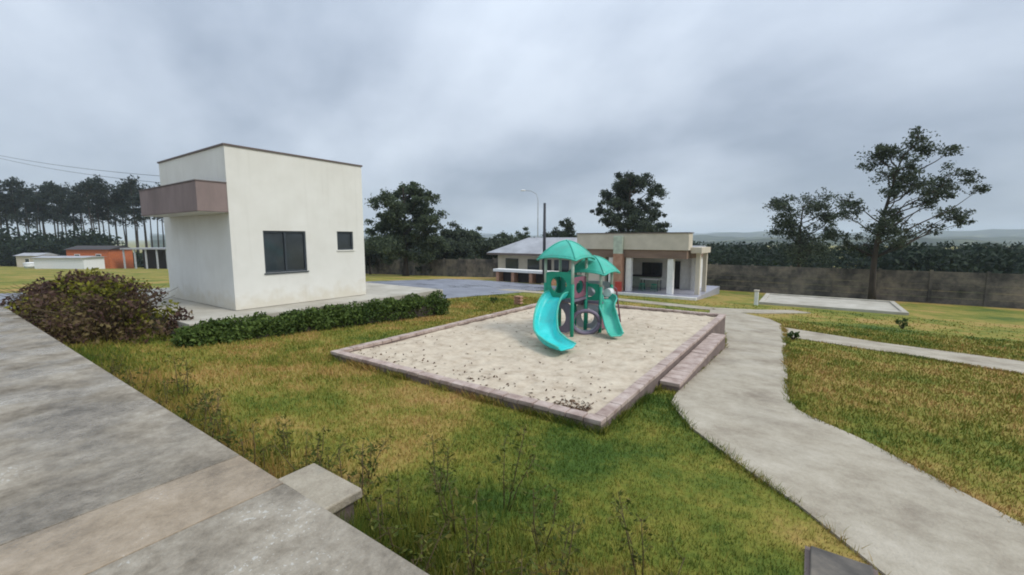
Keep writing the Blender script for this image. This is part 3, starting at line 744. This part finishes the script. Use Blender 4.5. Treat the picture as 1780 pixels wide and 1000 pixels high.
MB().box(-2.0, 2.9, .2, .38, -.2, .857).build('opening_shade_panel', 'roofdark', ct)  # dark sheet that paints the shade in the openings between the piers
bp_ = empty('brick_bollard', (-10.45, 15.3, gz(-10.45, 15.3)))
tag(bp_, 'short orange brick pillar in the grass left of the playset', 'pillar')
BO = BX.copy(); BO.materials[0] = MT['terracotta']
for i in range(6):
    obj_from(BO, 'brick', bp_, (0, 0, .03 + .066 * i), (0, 0, (i % 2) * math.pi / 2))
    obj_from(BO, 'brick', bp_, ((0, .17, .03 + .066 * i) if i % 2 == 0 else (.17, 0, .03 + .066 * i)), (0, 0, (i % 2) * math.pi / 2))
up_ = empty('utility_pole', (-17.4, 29.3, gz(-17.4, 29.3)))
MB().tube([(0, 0, 0), (0, 0, 6.4)], [.14, .10], 10).build('shaft', 'poledark', up_); MB().box(-.18, .18, -.18, .18, -.2, .12).build('base', 'path', up_)
tag(up_, 'dark slim utility pole rising behind the playset roof', 'pole')
lp_ = empty('street_lamp', (-25.2, 41, gz(-25.2, 41)))
MB().tube([(0, 0, 0), (0, 0, 8.6), (-.15, -.1, 9.2), (-.7, -.35, 9.55), (-1.3, -.7, 9.6)], [.07, .045, .04, .035, .03], 8).build('post', 'polegrey', lp_)
MB().tube([(-1.2, -.64, 9.6), (-1.5, -.82, 9.62), (-1.75, -.96, 9.58)], [.05, .1, .04], 8).build('lamp_head', 'tank', lp_)
tag(lp_, 'pale street lamp with curved arm behind the grey-roofed house', 'street lamp')

# ------------------------------------------------------------------ second sand pit, marker post
pit = empty('sand_pit', (.75, 28, gz(.75, 28)))
tag(pit, 'long shallow sand pit with pale kerb before the dark back wall', 'sandbox')
px0, px1, py0, py1 = -2.2, 3.75, 26.0, 30.4; pz = -1.30
def PB(x0, x1, y0, y1, z0, z1, name, mat): return MB().box(x0 - .75, x1 - .75, y0 - 28, y1 - 28, z0 - pit.location.z, z1 - pit.location.z).build(name, mat, pit, .015)
PB(px0, px1, py0, py0 + .22, -2.2, pz, 'kerb', 'slab'); PB(px0, px1, py1 - .22, py1, -2.2, pz, 'kerb', 'slab')
PB(px0, px0 + .22, py0 + .223, py1 - .223, -2.2, pz - .002, 'kerb', 'slab'); PB(px1 - .22, px1, py0 + .223, py1 - .223, -2.2, pz - .002, 'kerb', 'slab')
PB(px0 + .2, px1 - .2, py0 + .2, py1 - .2, -2.2, pz - .06, 'sand', 'slab')
mp_ = empty('marker_post', (-2.25, 25.3, gz(-2.25, 25.3)))
MB().box(-.09, .09, -.09, .09, -.2, .72).build('shaft', 'white', mp_, bevel=.02); MB().box(-.12, .12, -.12, .12, .722, .78).build('cap', 'cream', mp_)
tag(mp_, 'short pale post at the left end of the shallow sand pit', 'post')

# ------------------------------------------------------------------ boundary wall of posts and slabs
bw = empty('boundary_wall', (-10, 37.5, gz(-10, 37.5)))
tag(bw, 'long dark weathered concrete slab wall closing the back of the lawn', 'wall')
BAY = 2.5; HWALL = 2.06; SLH = .41
slab_me = MB().box(-BAY / 2 + .06, BAY / 2 - .06, -.03, .03, 0, SLH - .012).mesh('slab', MT['wallslab'])
post_me = MB().box(-.075, .075, -.085, .085, -.5, HWALL + .05).mesh('post', MT['wallslab'])
MT['wallslab'].node_tree.nodes['Mapping'].inputs['Location'].default_value = (0, 0, 0)
for i in range(-24, 17):
    x = -10 + i * BAY; z = gz(x, 37.5) - bw.location.z
    obj_from(post_me, 'post', bw, (i * BAY - BAY / 2, 0, z))
    for k_ in range(5):
        obj_from(slab_me, 'slab', bw, (i * BAY, random.uniform(-.006, .006), z + .0 + k_ * SLH - .01))

# ------------------------------------------------------------------ trees
def tree_meshes(name, h, trunk_r, clumps, leaf_mat, lsize, per, bark='bark', lean=(0, 0), up=0.0, fork=0.45, flat=1.0, soft=.6):
    """tapered trunk, limbs to every clump, leaf clumps in the crown's volume"""
    m = MB(); rnd = random.Random(zlib.crc32(name.encode()) % 1000 + int(h * 10))
    def sp_(t): return Vector((lean[0] * t * t + .12 * math.sin(t * 5 + h), lean[1] * t * t + .1 * math.cos(t * 4), h * t))
    top = .93
    ts = [i / 9 * top for i in range(10)]
    m.tube([sp_(t) for t in ts], [trunk_r * (1.25 if i == 0 else 1) * (1 - .88 * t) for i, t in enumerate(ts)], 8)
    pts = []; sizes = []
    for (c, r_) in clumps:
        c = Vector(c); t = max(fork * .6, min(top - .05, (c.z - .55 * math.hypot(c.x, c.y) - r_ * .3) / h)); a = sp_(t)
        L_ = (c - a).length
        m1 = a.lerp(c, .35) + Vector((rnd.gauss(0, .07), rnd.gauss(0, .07), rnd.gauss(-.03, .04))) * L_
        m2 = a.lerp(c, .7) + Vector((rnd.gauss(0, .07), rnd.gauss(0, .07), rnd.gauss(.02, .05))) * L_
        m.tube([a, m1, m2, c], [trunk_r * .34 * (1 - t * .7), trunk_r * .22, trunk_r * .14, trunk_r * .06], 5)
        n = int(per * r_ ** 2)
        # each clump is itself several tufts, so that gaps stay open
        for _ in range(9):
            d = Vector((rnd.gauss(0, .62), rnd.gauss(0, .62), rnd.gauss(0, .42))) * r_
            cc = c + d; rr = r_ * rnd.uniform(.26, .52)
            m.tube([c, c.lerp(cc, .5) + Vector((0, 0, .08 * r_)), cc], [trunk_r * .07, trunk_r * .05, trunk_r * .02], 4, cap=False)
            pts.append(np.array(cc) + rng.normal(size=(n // 9, 3)) * np.array((rr, rr, rr * .7 * flat)) * soft)
    P = np.concatenate(pts)
    V, F = leaf_quads(P, np.full(len(P), lsize), up=up)
    return m.mesh(name + '_trunk', MT[bark]), np_mesh(name + '_crown', V, F, leaf_mat)
def plant_tree(name, loc, meshes, label, cat='tree', group=None, rz=0, s=1.0):
    o = empty(name, loc, rz); o.scale = (s, s, s); obj_from(meshes[0], 'trunk', o); obj_from(meshes[1], 'crown', o)
    return tag(o, label, cat, group)
def at(px, py, d):
    """point at depth d (metres along the view's ground direction) in site coordinates"""
    x = (px - 890) / 745; y = -(py - 500) / 745; p = math.atan(85 / 745)
    Y = math.cos(p) + y * math.sin(p); Z = -math.sin(p) + y * math.cos(p); t = d / Y; a = R(35)
    X = x * t; return Vector((X * math.cos(a) - d * math.sin(a), X * math.sin(a) + d * math.cos(a), EYE + Z * t))
CAMR = Vector((math.cos(R(35)), math.sin(R(35)), 0)); CAMF = Vector((-math.sin(R(35)), math.cos(R(35)), 0))
def crown_from(px_clumps, base, d, spread, seed):
    """clumps noted from the tree's outline (image x, y, radius in m), each given its own depth in the crown"""
    rnd = random.Random(seed); out = []
    for (px, py, r_) in px_clumps:
        q = at(px, py, d) - base + CAMF * rnd.uniform(-spread, spread)
        out.append(((q.x, q.y, q.z), r_))
    return out
# tall open tree before the back wall
bT = at(1525, 420, 26.6); bT.z = gz(bT.x, bT.y)
cl = crown_from([(1570, 245, .5), (1545, 258, .55), (1595, 262, .7), (1525, 275, .6), (1560, 272, .6), (1612, 270, .45), (1530, 300, .6), (1565, 298, .5), (1545, 322, .65),
                 (1575, 325, .5), (1620, 312, .65), (1650, 305, .7), (1680, 322, .65), (1700, 330, .4), (1640, 330, .5), (1600, 340, .55), (1625, 352, .5), (1690, 372, .55),
                 (1665, 378, .5), (1700, 385, .35), (1640, 395, .45), (1515, 345, .4), (1500, 362, .55), (1478, 378, .5), (1530, 372, .5), (1500, 395, .7), (1475, 408, .5),
                 (1540, 400, .55), (1520, 425, .6), (1575, 390, .55), (1590, 412, .55), (1605, 375, .4), (1555, 430, .5), (1490, 425, .45)], bT, 26.6, 1.7, 3)
plant_tree('tall_tree', bT, tree_meshes('tall_tree', 9.2, .19, cl, 'leaf_dark', .085, 1900, lean=(.7, .3), up=.3, fork=.5, soft=.78), 'tall open-crowned tree before the back wall at right')
bT2 = at(1392, 420, 38); bT2.z = gz(bT2.x, bT2.y)
cl = crown_from([(1350, 362, .8), (1375, 352, .8), (1400, 362, .7), (1425, 345, .9), (1448, 352, .6), (1360, 385, .9), (1388, 388, .8), (1418, 378, .8), (1450, 378, .6), (1372, 410, 1.0), (1405, 412, 1.0), (1440, 402, .8), (1390, 435, 1.2), (1425, 432, 1.0)], bT2, 38, 2.0, 8)
plant_tree('open_tree', bT2, tree_meshes('open_tree', 8.0, .2, cl, 'leaf_dark', .11, 1150, up=.2, soft=.78), 'shorter open tree beyond the wall left of the tallest tree')
bT3 = at(1093, 420, 60); bT3.z = gz(bT3.x, bT3.y)
cl = crown_from([(1092, 308, 1.3), (1078, 320, 1.3), (1110, 318, 1.3), (1130, 312, 1.0), (1065, 340, 1.2), (1095, 338, 1.6), (1125, 335, 1.4), (1075, 360, 1.5), (1105, 360, 1.6), (1132, 360, 1.2), (1050, 368, .8), (1060, 382, 1.2), (1090, 384, 1.6), (1120, 384, 1.4), (1140, 372, .8), (1048, 352, .5), (1100, 402, 1.6), (1070, 402, 1.3), (1130, 400, 1.3)], bT3, 60, 2.8, 5)
plant_tree('broad_tree', bT3, tree_meshes('broad_tree', 14.6, .36, cl, 'leaf_dark', .18, 900), 'tall dense tree rising directly behind the kiosk roof')
bT4 = at(704, 420, 50); bT4.z = gz(bT4.x, bT4.y)
cl = crown_from([(705, 325, 1.0), (690, 335, 1.1), (725, 332, 1.0), (740, 345, .9), (680, 352, 1.2), (710, 352, 1.4), (738, 362, 1.1), (668, 372, 1.2), (695, 375, 1.4), (725, 378, 1.4), (750, 380, 1.0), (655, 392, 1.0), (680, 398, 1.4), (710, 402, 1.6), (740, 402, 1.4), (660, 418, 1.3), (690, 424, 1.5), (722, 428, 1.5), (748, 424, 1.2), (700, 445, 1.4), (735, 446, 1.3)], bT4, 50, 2.4, 6)
plant_tree('broad_tree', bT4, tree_meshes('round_tree', 11.0, .32, cl, 'leaf_mid', .16, 1200), 'big rounded tree standing right of the gatehouse before the wall')
# smaller trees and shrubs beyond the wall, between the big tree and the house
mids = [(655, 430, 62, 1.7), (775, 412, 60, 2.2), (800, 425, 58, 2.0), (825, 422, 66, 2.2), (850, 430, 60, 1.9), (772, 440, 56, 2.0), (880, 425, 72, 2.2), (985, 405, 70, 2.4), (965, 415, 74, 1.8), (905, 418, 84, 2.3), (642, 440, 57, 1.6)]
labs = ['low tree tight behind the right edge of the gatehouse', 'dark bushy tree just right of the big rounded tree', 'second bushy tree right of the big rounded tree', 'bushy tree midway between the rounded tree and the grey roof',
        'bushy tree touching the left end of the grey roof', 'low shrub-like tree at the foot of the bushy trees', 'dark tree top behind the left part of the grey roof', 'round dark tree above the playset, left of the kiosk',
        'small low tree behind the utility pole', 'small dark tree top showing over the grey roof ridge', 'lowest bush beside the gatehouse wall, before the low tree']
for i, (px, py, d, r_) in enumerate(mids):
    q = at(px, py, d); b = Vector((q.x, q.y, gz(q.x, q.y))); h = q.z - b.z + r_ * .6; rnd = random.Random(i)
    cl = [((rnd.gauss(0, r_ * .6), rnd.gauss(0, r_ * .6), h * rnd.uniform(.35, .9)), r_ * rnd.uniform(.42, .62)) for _ in range(9)]
    cl.append(((0, 0, h * .95), r_ * .5))
    plant_tree('bushy_tree', b, tree_meshes('bushy%d' % i, h, .16, cl, 'leaf_dark' if i % 3 else 'leaf_mid', .18, 800, fork=.2), labs[i], 'tree', 'bushy trees beyond the back wall')

# tall bare-trunked pines in a row at the left
def pine(name, seed, h=24):
    rnd = random.Random(seed); cl = []
    for i in range(9):
        z = h * (.58 + .39 * rnd.random() ** .6); r_ = 1.5 * (1.25 - z / h) + .7
        an = rnd.uniform(0, 6.28); k_ = (1.2 - z / h) * rnd.uniform(1.2, 5.0)
        cl.append(((math.cos(an) * k_, math.sin(an) * k_, z), r_))
    cl.append(((0, 0, h * .97), 1.0))
    return tree_meshes(name, h, .27, cl, 'leaf_pine', .32, 105, soft=.75, lean=(rnd.uniform(-.6, .6), rnd.uniform(-.6, .6)), fork=.7)
pines = [pine('pine%d' % i, 40 + i) for i in range(4)]
k_ = 0
for row, (d, stp, off) in enumerate(((118, 15.5, 0), (130, 17.0, 7))):
    px = -42 + off
    while px < 335:
        q = at(px + random.uniform(-5, 5), 420, d + random.uniform(-3, 3)); s = random.uniform(.84, 1.02) * (1.06 if row else 1.0)
        plant_tree('pine_tree', (q.x, q.y, gz(q.x, q.y) - .3), pines[k_ % 4], 'tall bare-trunked dark pine in the rows beyond the left-hand sheds', 'tree', 'pine rows beyond the left-hand sheds', random.uniform(0, 6.28), s)
        px += stp; k_ += 1
# undergrowth at their feet
P = []
for i in range(110):
    px = random.uniform(-60, 330); d = random.uniform(104, 116); q = at(px, 430, d); g0 = gz(q.x, q.y); hh_ = random.uniform(5, 10) if px < 205 else random.uniform(2, 4)
    P.append(blob_points((q.x, q.y, g0 + hh_ * .5), (3.2, 3.2, hh_ * .55), 330, .3))
P = np.concatenate(P); V, F = leaf_quads(P, np.full(len(P), .55))
tag(obj_from(np_mesh('undergrowth', V, F, 'leaf_wood'), 'undergrowth'), 'dark thicket at the feet of the pine rows', 'undergrowth', kind='stuff')

# far woodland beyond the wall (one mass)
P = []
for i in range(620):
    a = R(random.uniform(-62, 42)); 
    rr = random.uniform(75, 230); x, y = math.sin(a) * rr, math.cos(a) * rr
    if y < 44 or (x < -45 and y < 70): continue
    g0 = gz(x, y); top = EYE - .006 * rr + random.uniform(-1.6, .3) + (1.0 if a < R(-20) else 0)
    hh_ = max(2.5, top - g0); r_ = random.uniform(2.2, 4.2)
    P.append(blob_points((x, y, g0 + hh_ * .55), (r_, r_, hh_ * .46), 330, .5))
P = np.concatenate(P); V, F = leaf_quads(P, np.full(len(P), .42))
tag(obj_from(np_mesh('far_woodland', V, F, 'leaf_wood'), 'far_woodland'), 'dark band of woodland beyond the back wall', 'woodland', kind='stuff')

# ------------------------------------------------------------------ sheds and houses at the far left
def shed(name, px0, px1, py_top, d, depth, hwall, mat, roofmat, label, cat, pitch=.5, windows=0, rz=None):
    a, b = at(px0, 420, d), at(px1, 420, d); c = (a + b) / 2; wdt = (b - a).length
    o = empty(name, (c.x, c.y, gz(c.x, c.y)), R(35) if rz is None else rz); tag(o, label, cat)
    MB().box(-wdt / 2, wdt / 2, -depth / 2, depth / 2, -1, hwall).build('wall', mat, o)
    e_ = .35
    r_ = MB().add([(-wdt / 2 - e_, -depth / 2 - e_, hwall + .02), (wdt / 2 + e_, -depth / 2 - e_, hwall + .02), (wdt / 2 + e_, depth / 2 + e_, hwall + .02), (-wdt / 2 - e_, depth / 2 + e_, hwall + .02), (-wdt / 2 - e_, 0, hwall + pitch), (wdt / 2 + e_, 0, hwall + pitch)],
                  [(0, 1, 5, 4), (2, 3, 4, 5), (1, 2, 5), (3, 0, 4), (3, 2, 1, 0)]).build('roof', roofmat, o)
    for i in range(windows):
        x = -wdt / 2 + wdt * (i + .5) / windows
        wf = MB().box(x - .5, x + .5, -depth / 2 - .05, -depth / 2 - .002, hwall * .4, hwall * .78).build('window', 'white', o)
        MB().box(x - .42, x + .42, -depth / 2 - .062, -depth / 2 - .052, hwall * .42, hwall * .75).build('pane', 'glass', wf)
    return o
shed('white_shed', 75, 160, 445, 80, 4, 2.1, 'tank', 'roofgrey', 'long low white shed in the far left field', 'shed', .3, 0)
shed('pale_hut', 42, 80, 436, 96, 4, 2.6, 'cream', 'roofgrey', 'small pale hut behind the left end of the white shed', 'hut', .6, 1)
shed('orange_house', 140, 206, 424, 88, 6, 3.9, 'orange', 'roofdark', 'orange house with dark roof behind the white shed', 'house', .75, 2, R(40))
o = shed('distant_cottage', 90, 138, 436, 104, 6, 2.0, 'white', 'roofdark', 'half-hidden cottage with dark blue-black roof behind the white shed', 'house', .9, 0)
cp = at(268, 420, 88); cpo = empty('open_shelter', (cp.x, cp.y, gz(cp.x, cp.y)), R(35))
tag(cpo, 'open dark shelter with pale roof and posts left of the gatehouse', 'shelter')
MB().box(-4.8, 4.6, -2.6, 2.6, 4.0, 4.3).build('roof', 'roofgrey', cpo)
for x in (-4.4, -2.2, 0, 2.2, 4.2): MB().box(x - .12, x + .12, -2.4, -2.2, -.5, 3.998).build('post', 'polegrey', cpo)
MB().box(-4.5, 4.3, 2.2, 2.4, -.5, 3.998).build('back_wall', 'roofdark', cpo)
tk = at(48, 420, 80); to = empty('water_tank', (tk.x, tk.y, gz(tk.x, tk.y)))
MB().tube([(0, 0, 0), (0, 0, .9)], [.8, .95], 18).build('tank_body', 'tank', to); MB().tube([(0, 0, .9), (0, 0, 1.05), (0, 0, 1.15)], [1.0, .95, .4], 18).build('lid', 'tank', to)
tag(to, 'small white round tank on the grass left of the white shed', 'tank')

# ------------------------------------------------------------------ hedge, shrubs
def bush(name, loc, boxes, mats, label, cat, lsize, stems=0, seed=1):
    o = empty(name, loc); tag(o, label, cat)
    for nm, mat, cl, n in boxes:
        P = np.concatenate([blob_points(c, r_, n, .45) for c, r_ in cl]); V, F = leaf_quads(P, np.full(len(P), lsize))
        obj_from(np_mesh(nm, V, F, mat), nm, o)
    return o
hl = Vector((-10.55, 7.3, gz(-10.5, 7.3))); cl = []
rnd = random.Random(5)
for i in range(330):
    y = rnd.uniform(3.2, 10.75); x = -10.5 + rnd.uniform(-.22, .22); g0 = gz(x, y); top = .17 + .09 * rnd.uniform(-1, 1)
    zc_ = rnd.uniform(g0 + .08, top - .1); cl.append(((x - hl.x, y - hl.y, zc_ - hl.z), (.2, .24, .2)))
hd = bush('hedge', hl, [('foliage', 'leaf_hedge', cl, 130)], None, 'low clipped green hedge along the edge of the gatehouse slab', 'hedge', .05)
core = MB(); core.prism([(-.22, -3.9), (.22, -3.9), (.22, 3.35), (-.22, 3.35)], lambda x, y: -.055 * y - .2, lambda x, y: -.2 - hl.z).build('stems', 'bark', hd)
# big purple-brown shrub over the walkway edge
bl_ = Vector((-14.0, 2.5, gz(-13, 2.5))); rnd = random.Random(9); cp_, cyl = [], []
for i in range(190):
    u_ = rnd.uniform(-1, 1); x = u_ * 2.75 - .1; ph = math.sqrt(max(0, 1 - u_ * u_)); y = rnd.uniform(-1.05, 1.05); 
    hmax = 1.25 * (ph ** .7) * (1 - .35 * abs(y)) + .15
    z = rnd.uniform(.1, 1) ** .7 * hmax
    (cyl if abs(x - .7) < 1.5 and rnd.random() < .42 else cp_).append(((x, y, z), (.34, .3, .2)))
bs = bush('purple_shrub', bl_, [('purple_foliage', 'leaf_purple', cp_, 85), ('green_foliage', 'leaf_yellow', cyl, 85)], None, 'sprawling purple-brown shrub with yellow-green patch beside the walkway', 'shrub', .055)
tw = MB()
for i in range(330):
    a0 = Vector((rnd.uniform(-2.0, 2.0), rnd.uniform(-.5, .5), 0)); d = Vector((max(-.8, min(.8, rnd.gauss(a0.x * .2, .4))), max(-.7, min(.7, rnd.gauss(0, .45))), rnd.uniform(.7, 1.2)))
    tw.tube([a0, a0 + d * .55 + Vector((0, 0, .12)), a0 + d + Vector((d.x * .35, d.y * .35, -.1))], [.014, .009, .004], 4, cap=False)
tw.build('branches', 'stem', bs)
def small_plant(loc, h, label, seed, mat='leaf_hedge'):
    rnd = random.Random(seed); o = empty('small_shrub', loc); tag(o, label, 'shrub'); t = MB(); pts = []
    for i in range(9):
        an = rnd.uniform(0, 6.28); tip = Vector((math.cos(an) * h * .45, math.sin(an) * h * .45, h * rnd.uniform(.5, 1)))
        t.tube([(0, 0, -.05), tip * .5, tip], [.012, .009, .005], 4); pts.append(blob_points(tip * .85, (h * .22, h * .22, h * .22), 16, .1))
    t.build('stems', 'bark', o); P = np.concatenate(pts); V, F = leaf_quads(P, np.full(len(P), .05)); obj_from(np_mesh('foliage', V, F, mat), 'foliage', o); return o
small_plant((2.7, 19.7, gz(2.7, 19.7)), .36, 'small dark shrub in the right lawn before the sand pit', 1)
small_plant((-.3, 14.0, gz(-.3, 14.0)), .26, 'tiny dark plant in the corner where the two paths meet', 2)
small_plant((-11.5, 15.0, gz(-11.5, 15)), .3, 'tiny dark plant in the grass beyond the hedge end', 3)

# ------------------------------------------------------------------ grass blades and weeds
def inside(poly, X, Y):
    r_ = np.zeros(len(X), bool); n = len(poly); j = n - 1
    for i in range(n):
        xi, yi = poly[i]; xj, yj = poly[j]
        c = ((yi > Y) != (yj > Y)) & (X < (xj - xi) * (Y - yi) / (yj - yi + 1e-12) + xi); r_ ^= c; j = i
    return r_
def keep(X, Y):
    ok = np.ones(len(X), bool)
    for L_, Q in ((PATH_L, PATH_R), (SIDE_A, SIDE_B), (SPUR_A, SPUR_B), (LEFTP_A, LEFTP_B)): ok &= ~inside(L_ + Q[::-1], X, Y)
    ok &= ~((X > SX0 - .01) & (X < SX1 + .01) & (Y > SY0 - .01) & (Y < SY1 + .01))
    ok &= ~((X > SX1) & (X < SX1 + .34) & (Y > SPY0) & (Y < SPY1))
    ok &= ~((X < -10.88) & (X > -19.9) & (Y > 3.4) & (Y < 11.25))
    ok &= ~((X > -3.14) & (X < -2.48) & (Y < 1.74)) & ~((X > .09) & (X < .50) & (Y < 3.56) & (Y > 2.7))
    ok &= (Y > PE + .01) & ~((X < -14) & (Y > 12)) & (Y < 25)
    return ok
gzv = np.vectorize(gz)
def blades(n, x0, x1, y0, y1, hmin, hmax, wd, nearness, dens_noise=True):
    X = rng.uniform(x0, x1, n); Y = rng.uniform(y0, y1, n); D = np.hypot(X, Y)
    p = np.clip((nearness / D) ** 1.6, 0, 1); k0 = keep(X, Y) & (rng.random(n) < p); X, Y, D = X[k0], Y[k0], D[k0]
    Z = gzv(X, Y); n = len(X); s = np.clip(D / 5, .8, 4)
    h = rng.uniform(hmin, hmax, n) * np.clip(s, .9, 1.5); w_ = wd * s * rng.uniform(.7, 1.3, n)
    an = rng.uniform(0, 6.283, n); le = rng.uniform(0, 6.283, n); lm = rng.uniform(.1, .9, n) * h
    dx, dy = np.cos(an) * w_ / 2, np.sin(an) * w_ / 2
    A = np.stack([X - dx, Y - dy, Z - .01], 1); B = np.stack([X + dx, Y + dy, Z - .01], 1); T = np.stack([X + np.cos(le) * lm, Y + np.sin(le) * lm, Z + h], 1)
    return np.stack([A, B, T], 1).reshape(-1, 3)
V = np.concatenate([blades(1700000, -14, 13, 1.3, 19, .02, .055, .011, 3.4), blades(260000, -20, 24, 3, 25, .018, .042, .012, 6.0)])
# taller rough grass hugging the walkway edge and the camera side
def tall(n, fx, sy_, h0, h1):
    X = fx(n); Y = PE + np.abs(rng.normal(0, sy_, n)) + .02; k0 = keep(X, Y); X, Y = X[k0], Y[k0]; n = len(X); Z = gzv(X, Y); h = rng.uniform(h0, h1, n) * np.exp(-(Y - PE) * .5)
    an = rng.uniform(0, 6.283, n); le = rng.uniform(0, 6.283, n); lm = rng.uniform(.1, .6, n) * h; w_ = .010 * np.clip(np.hypot(X, Y) / 4, .8, 3)
    dx, dy = np.cos(an) * w_ / 2, np.sin(an) * w_ / 2
    return np.stack([np.stack([X - dx, Y - dy, Z - .01], 1), np.stack([X + dx, Y + dy, Z - .01], 1), np.stack([X + np.cos(le) * lm, Y + np.sin(le) * lm, Z + h], 1)], 1).reshape(-1, 3)
V = np.concatenate([V, tall(26000, lambda n: rng.uniform(-12, 1.2, n), .35, .08, .26), tall(9000, lambda n: rng.uniform(-2.4, .6, n), .9, .08, .24), tall(2600, lambda n: rng.uniform(-2.48, -2.0, n), .3, .18, .42)])
def edge_grass(line, n, spread, h0, h1):
    p = np.array(line, float); d = np.r_[0, np.cumsum(np.linalg.norm(np.diff(p, axis=0), axis=1))]; t = rng.uniform(0, d[-1], n)
    cl_ = np.array([mnoise.noise((v * 2.3, p[0, 0], 1.0)) for v in t]); t = t[(cl_ + rng.normal(0, .25, n)) > 0]; n = len(t)
    X = np.interp(t, d, p[:, 0]) + rng.normal(0, spread, n); Y = np.interp(t, d, p[:, 1]) + rng.normal(0, spread, n)
    k0 = (np.hypot(X, Y) < 17) & ~((X > SX0 + .02) & (X < SX1 - .02) & (Y > SY0 + .02) & (Y < SY1 - .02)); X, Y = X[k0], Y[k0]; n = len(X); Z = gzv(X, Y); h = rng.uniform(h0, h1, n)
    an = rng.uniform(0, 6.283, n); le = rng.uniform(0, 6.283, n); lm = rng.uniform(.3, 1.1, n) * h; w_ = .009 * np.clip(np.hypot(X, Y) / 4, .9, 3)
    dx, dy = np.cos(an) * w_ / 2, np.sin(an) * w_ / 2
    return np.stack([np.stack([X - dx, Y - dy, Z], 1), np.stack([X + dx, Y + dy, Z], 1), np.stack([X + np.cos(le) * lm, Y + np.sin(le) * lm, Z + h], 1)], 1).reshape(-1, 3)
V = np.concatenate([V, edge_grass(PATH_L, 9000, .03, .04, .11), edge_grass(PATH_R, 9000, .03, .04, .11), edge_grass(SIDE_A[2:5], 4000, .03, .03, .07), edge_grass(SIDE_B[2:5], 4000, .03, .03, .07),
                    edge_grass([(SX0, SY1), (SX0, SY0), (SX1, SY0), (SX1, 6.8)], 16000, .03, .05, .15)])
F = np.arange(len(V)).reshape(-1, 3)
tag(obj_from(np_mesh('lawn_grass', V, F, 'blades'), 'lawn_grass'), 'short olive grass with dried tan patches', 'grass', kind='stuff')

def weed_meshes(seed, h):
    rnd = random.Random(seed); t = MB(); pts = []; 
    for s in range(rnd.randint(2, 4)):
        tip = Vector((rnd.gauss(0, .10), rnd.gauss(0, .10), h * rnd.uniform(.6, 1))); b = Vector((rnd.gauss(0, .02), rnd.gauss(0, .02), -.03))
        mid = b.lerp(tip, .5) + Vector((rnd.gauss(0, .02), rnd.gauss(0, .02), 0)); t.tube([b, mid, tip], [.005, .004, .002], 5)
        for i in range(12):
            f_ = rnd.uniform(.25, 1); p = b.lerp(tip, f_); e_ = p + Vector((rnd.gauss(0, .05), rnd.gauss(0, .05), rnd.uniform(0, .05)))
            t.tube([p, e_], [.002, .0012], 3, cap=False)
            pts.append(np.array([e_ + Vector((rnd.gauss(0, .012), rnd.gauss(0, .012), rnd.gauss(0, .012))) for _ in range(4)]))
    P = np.concatenate(pts); V, F = leaf_quads(P, np.full(len(P), .018), aspect=2.4)
    return t.mesh('weed_stem', MT['stem']), np_mesh('weed_leaves', V, F, 'leaf_weed')
WM = [weed_meshes(60 + i, .46 + .08 * i) for i in range(4)]
rnd = random.Random(21)
spots = [(-4.4, 1.62), (-3.75, 1.55), (-3.55, 1.9), (-4.9, 1.75), (-5.4, 1.6), (-2.35, 1.95), (-2.2, 1.62), (-2.0, 2.1), (-1.75, 1.6), (-1.6, 1.9), (-1.3, 1.65), (-1.1, 2.0), (-.9, 1.75), (-6.3, 1.7), (-7.2, 1.6), (-1.9, 2.6), (-.5, 2.1), (-2.75, 1.85), (-8.4, 1.65), (-.75, 2.5), (-3.0, 2.2), (-1.45, 2.35), (-4.1, 2.0), (-4.65, 1.5), (-5.8, 1.95), (-2.5, 2.45), (-3.3, 1.95), (-1.0, 1.5), (-.3, 1.7), (-6.8, 2.0)]
for i, (x, y) in enumerate(spots):
    o = empty('weed', (x + rnd.uniform(-.05, .05), y, gz(x, y)), rnd.uniform(0, 6.28)); s = rnd.uniform(.75, 1.15); o.scale = (s, s, s)
    sm, lm = WM[i % 4]; obj_from(sm, 'stem', o); obj_from(lm, 'leaves', o)
    tag(o, 'thin upright weed with small leaves growing along the walkway edge', 'weed', 'weeds along the walkway edge')
    o['label'] = 'thin upright weed along the walkway edge between the purple shrub and the step' if x < -2.9 else 'thin upright weed in the rough grass right of the small concrete step'

# ------------------------------------------------------------------ haze over the far country
hz = MB().box(-5400, 5400, -290, 5400, -60, 95).build('haze', 'white')
hmz = bpy.data.materials.new('haze_air'); hmz.use_nodes = True; n = hmz.node_tree.nodes; n.clear()
pv = n.new('ShaderNodeVolumePrincipled'); pv.inputs['Color'].default_value = (0.78, 0.88, 1.0, 1); pv.inputs['Density'].default_value = 0.00028
om = n.new('ShaderNodeOutputMaterial'); hmz.node_tree.links.new(pv.outputs[0], om.inputs['Volume'])
hz.data.materials.clear(); hz.data.materials.append(hmz)
tag(hz, 'pale damp haze over the far hills', 'haze', kind='stuff')
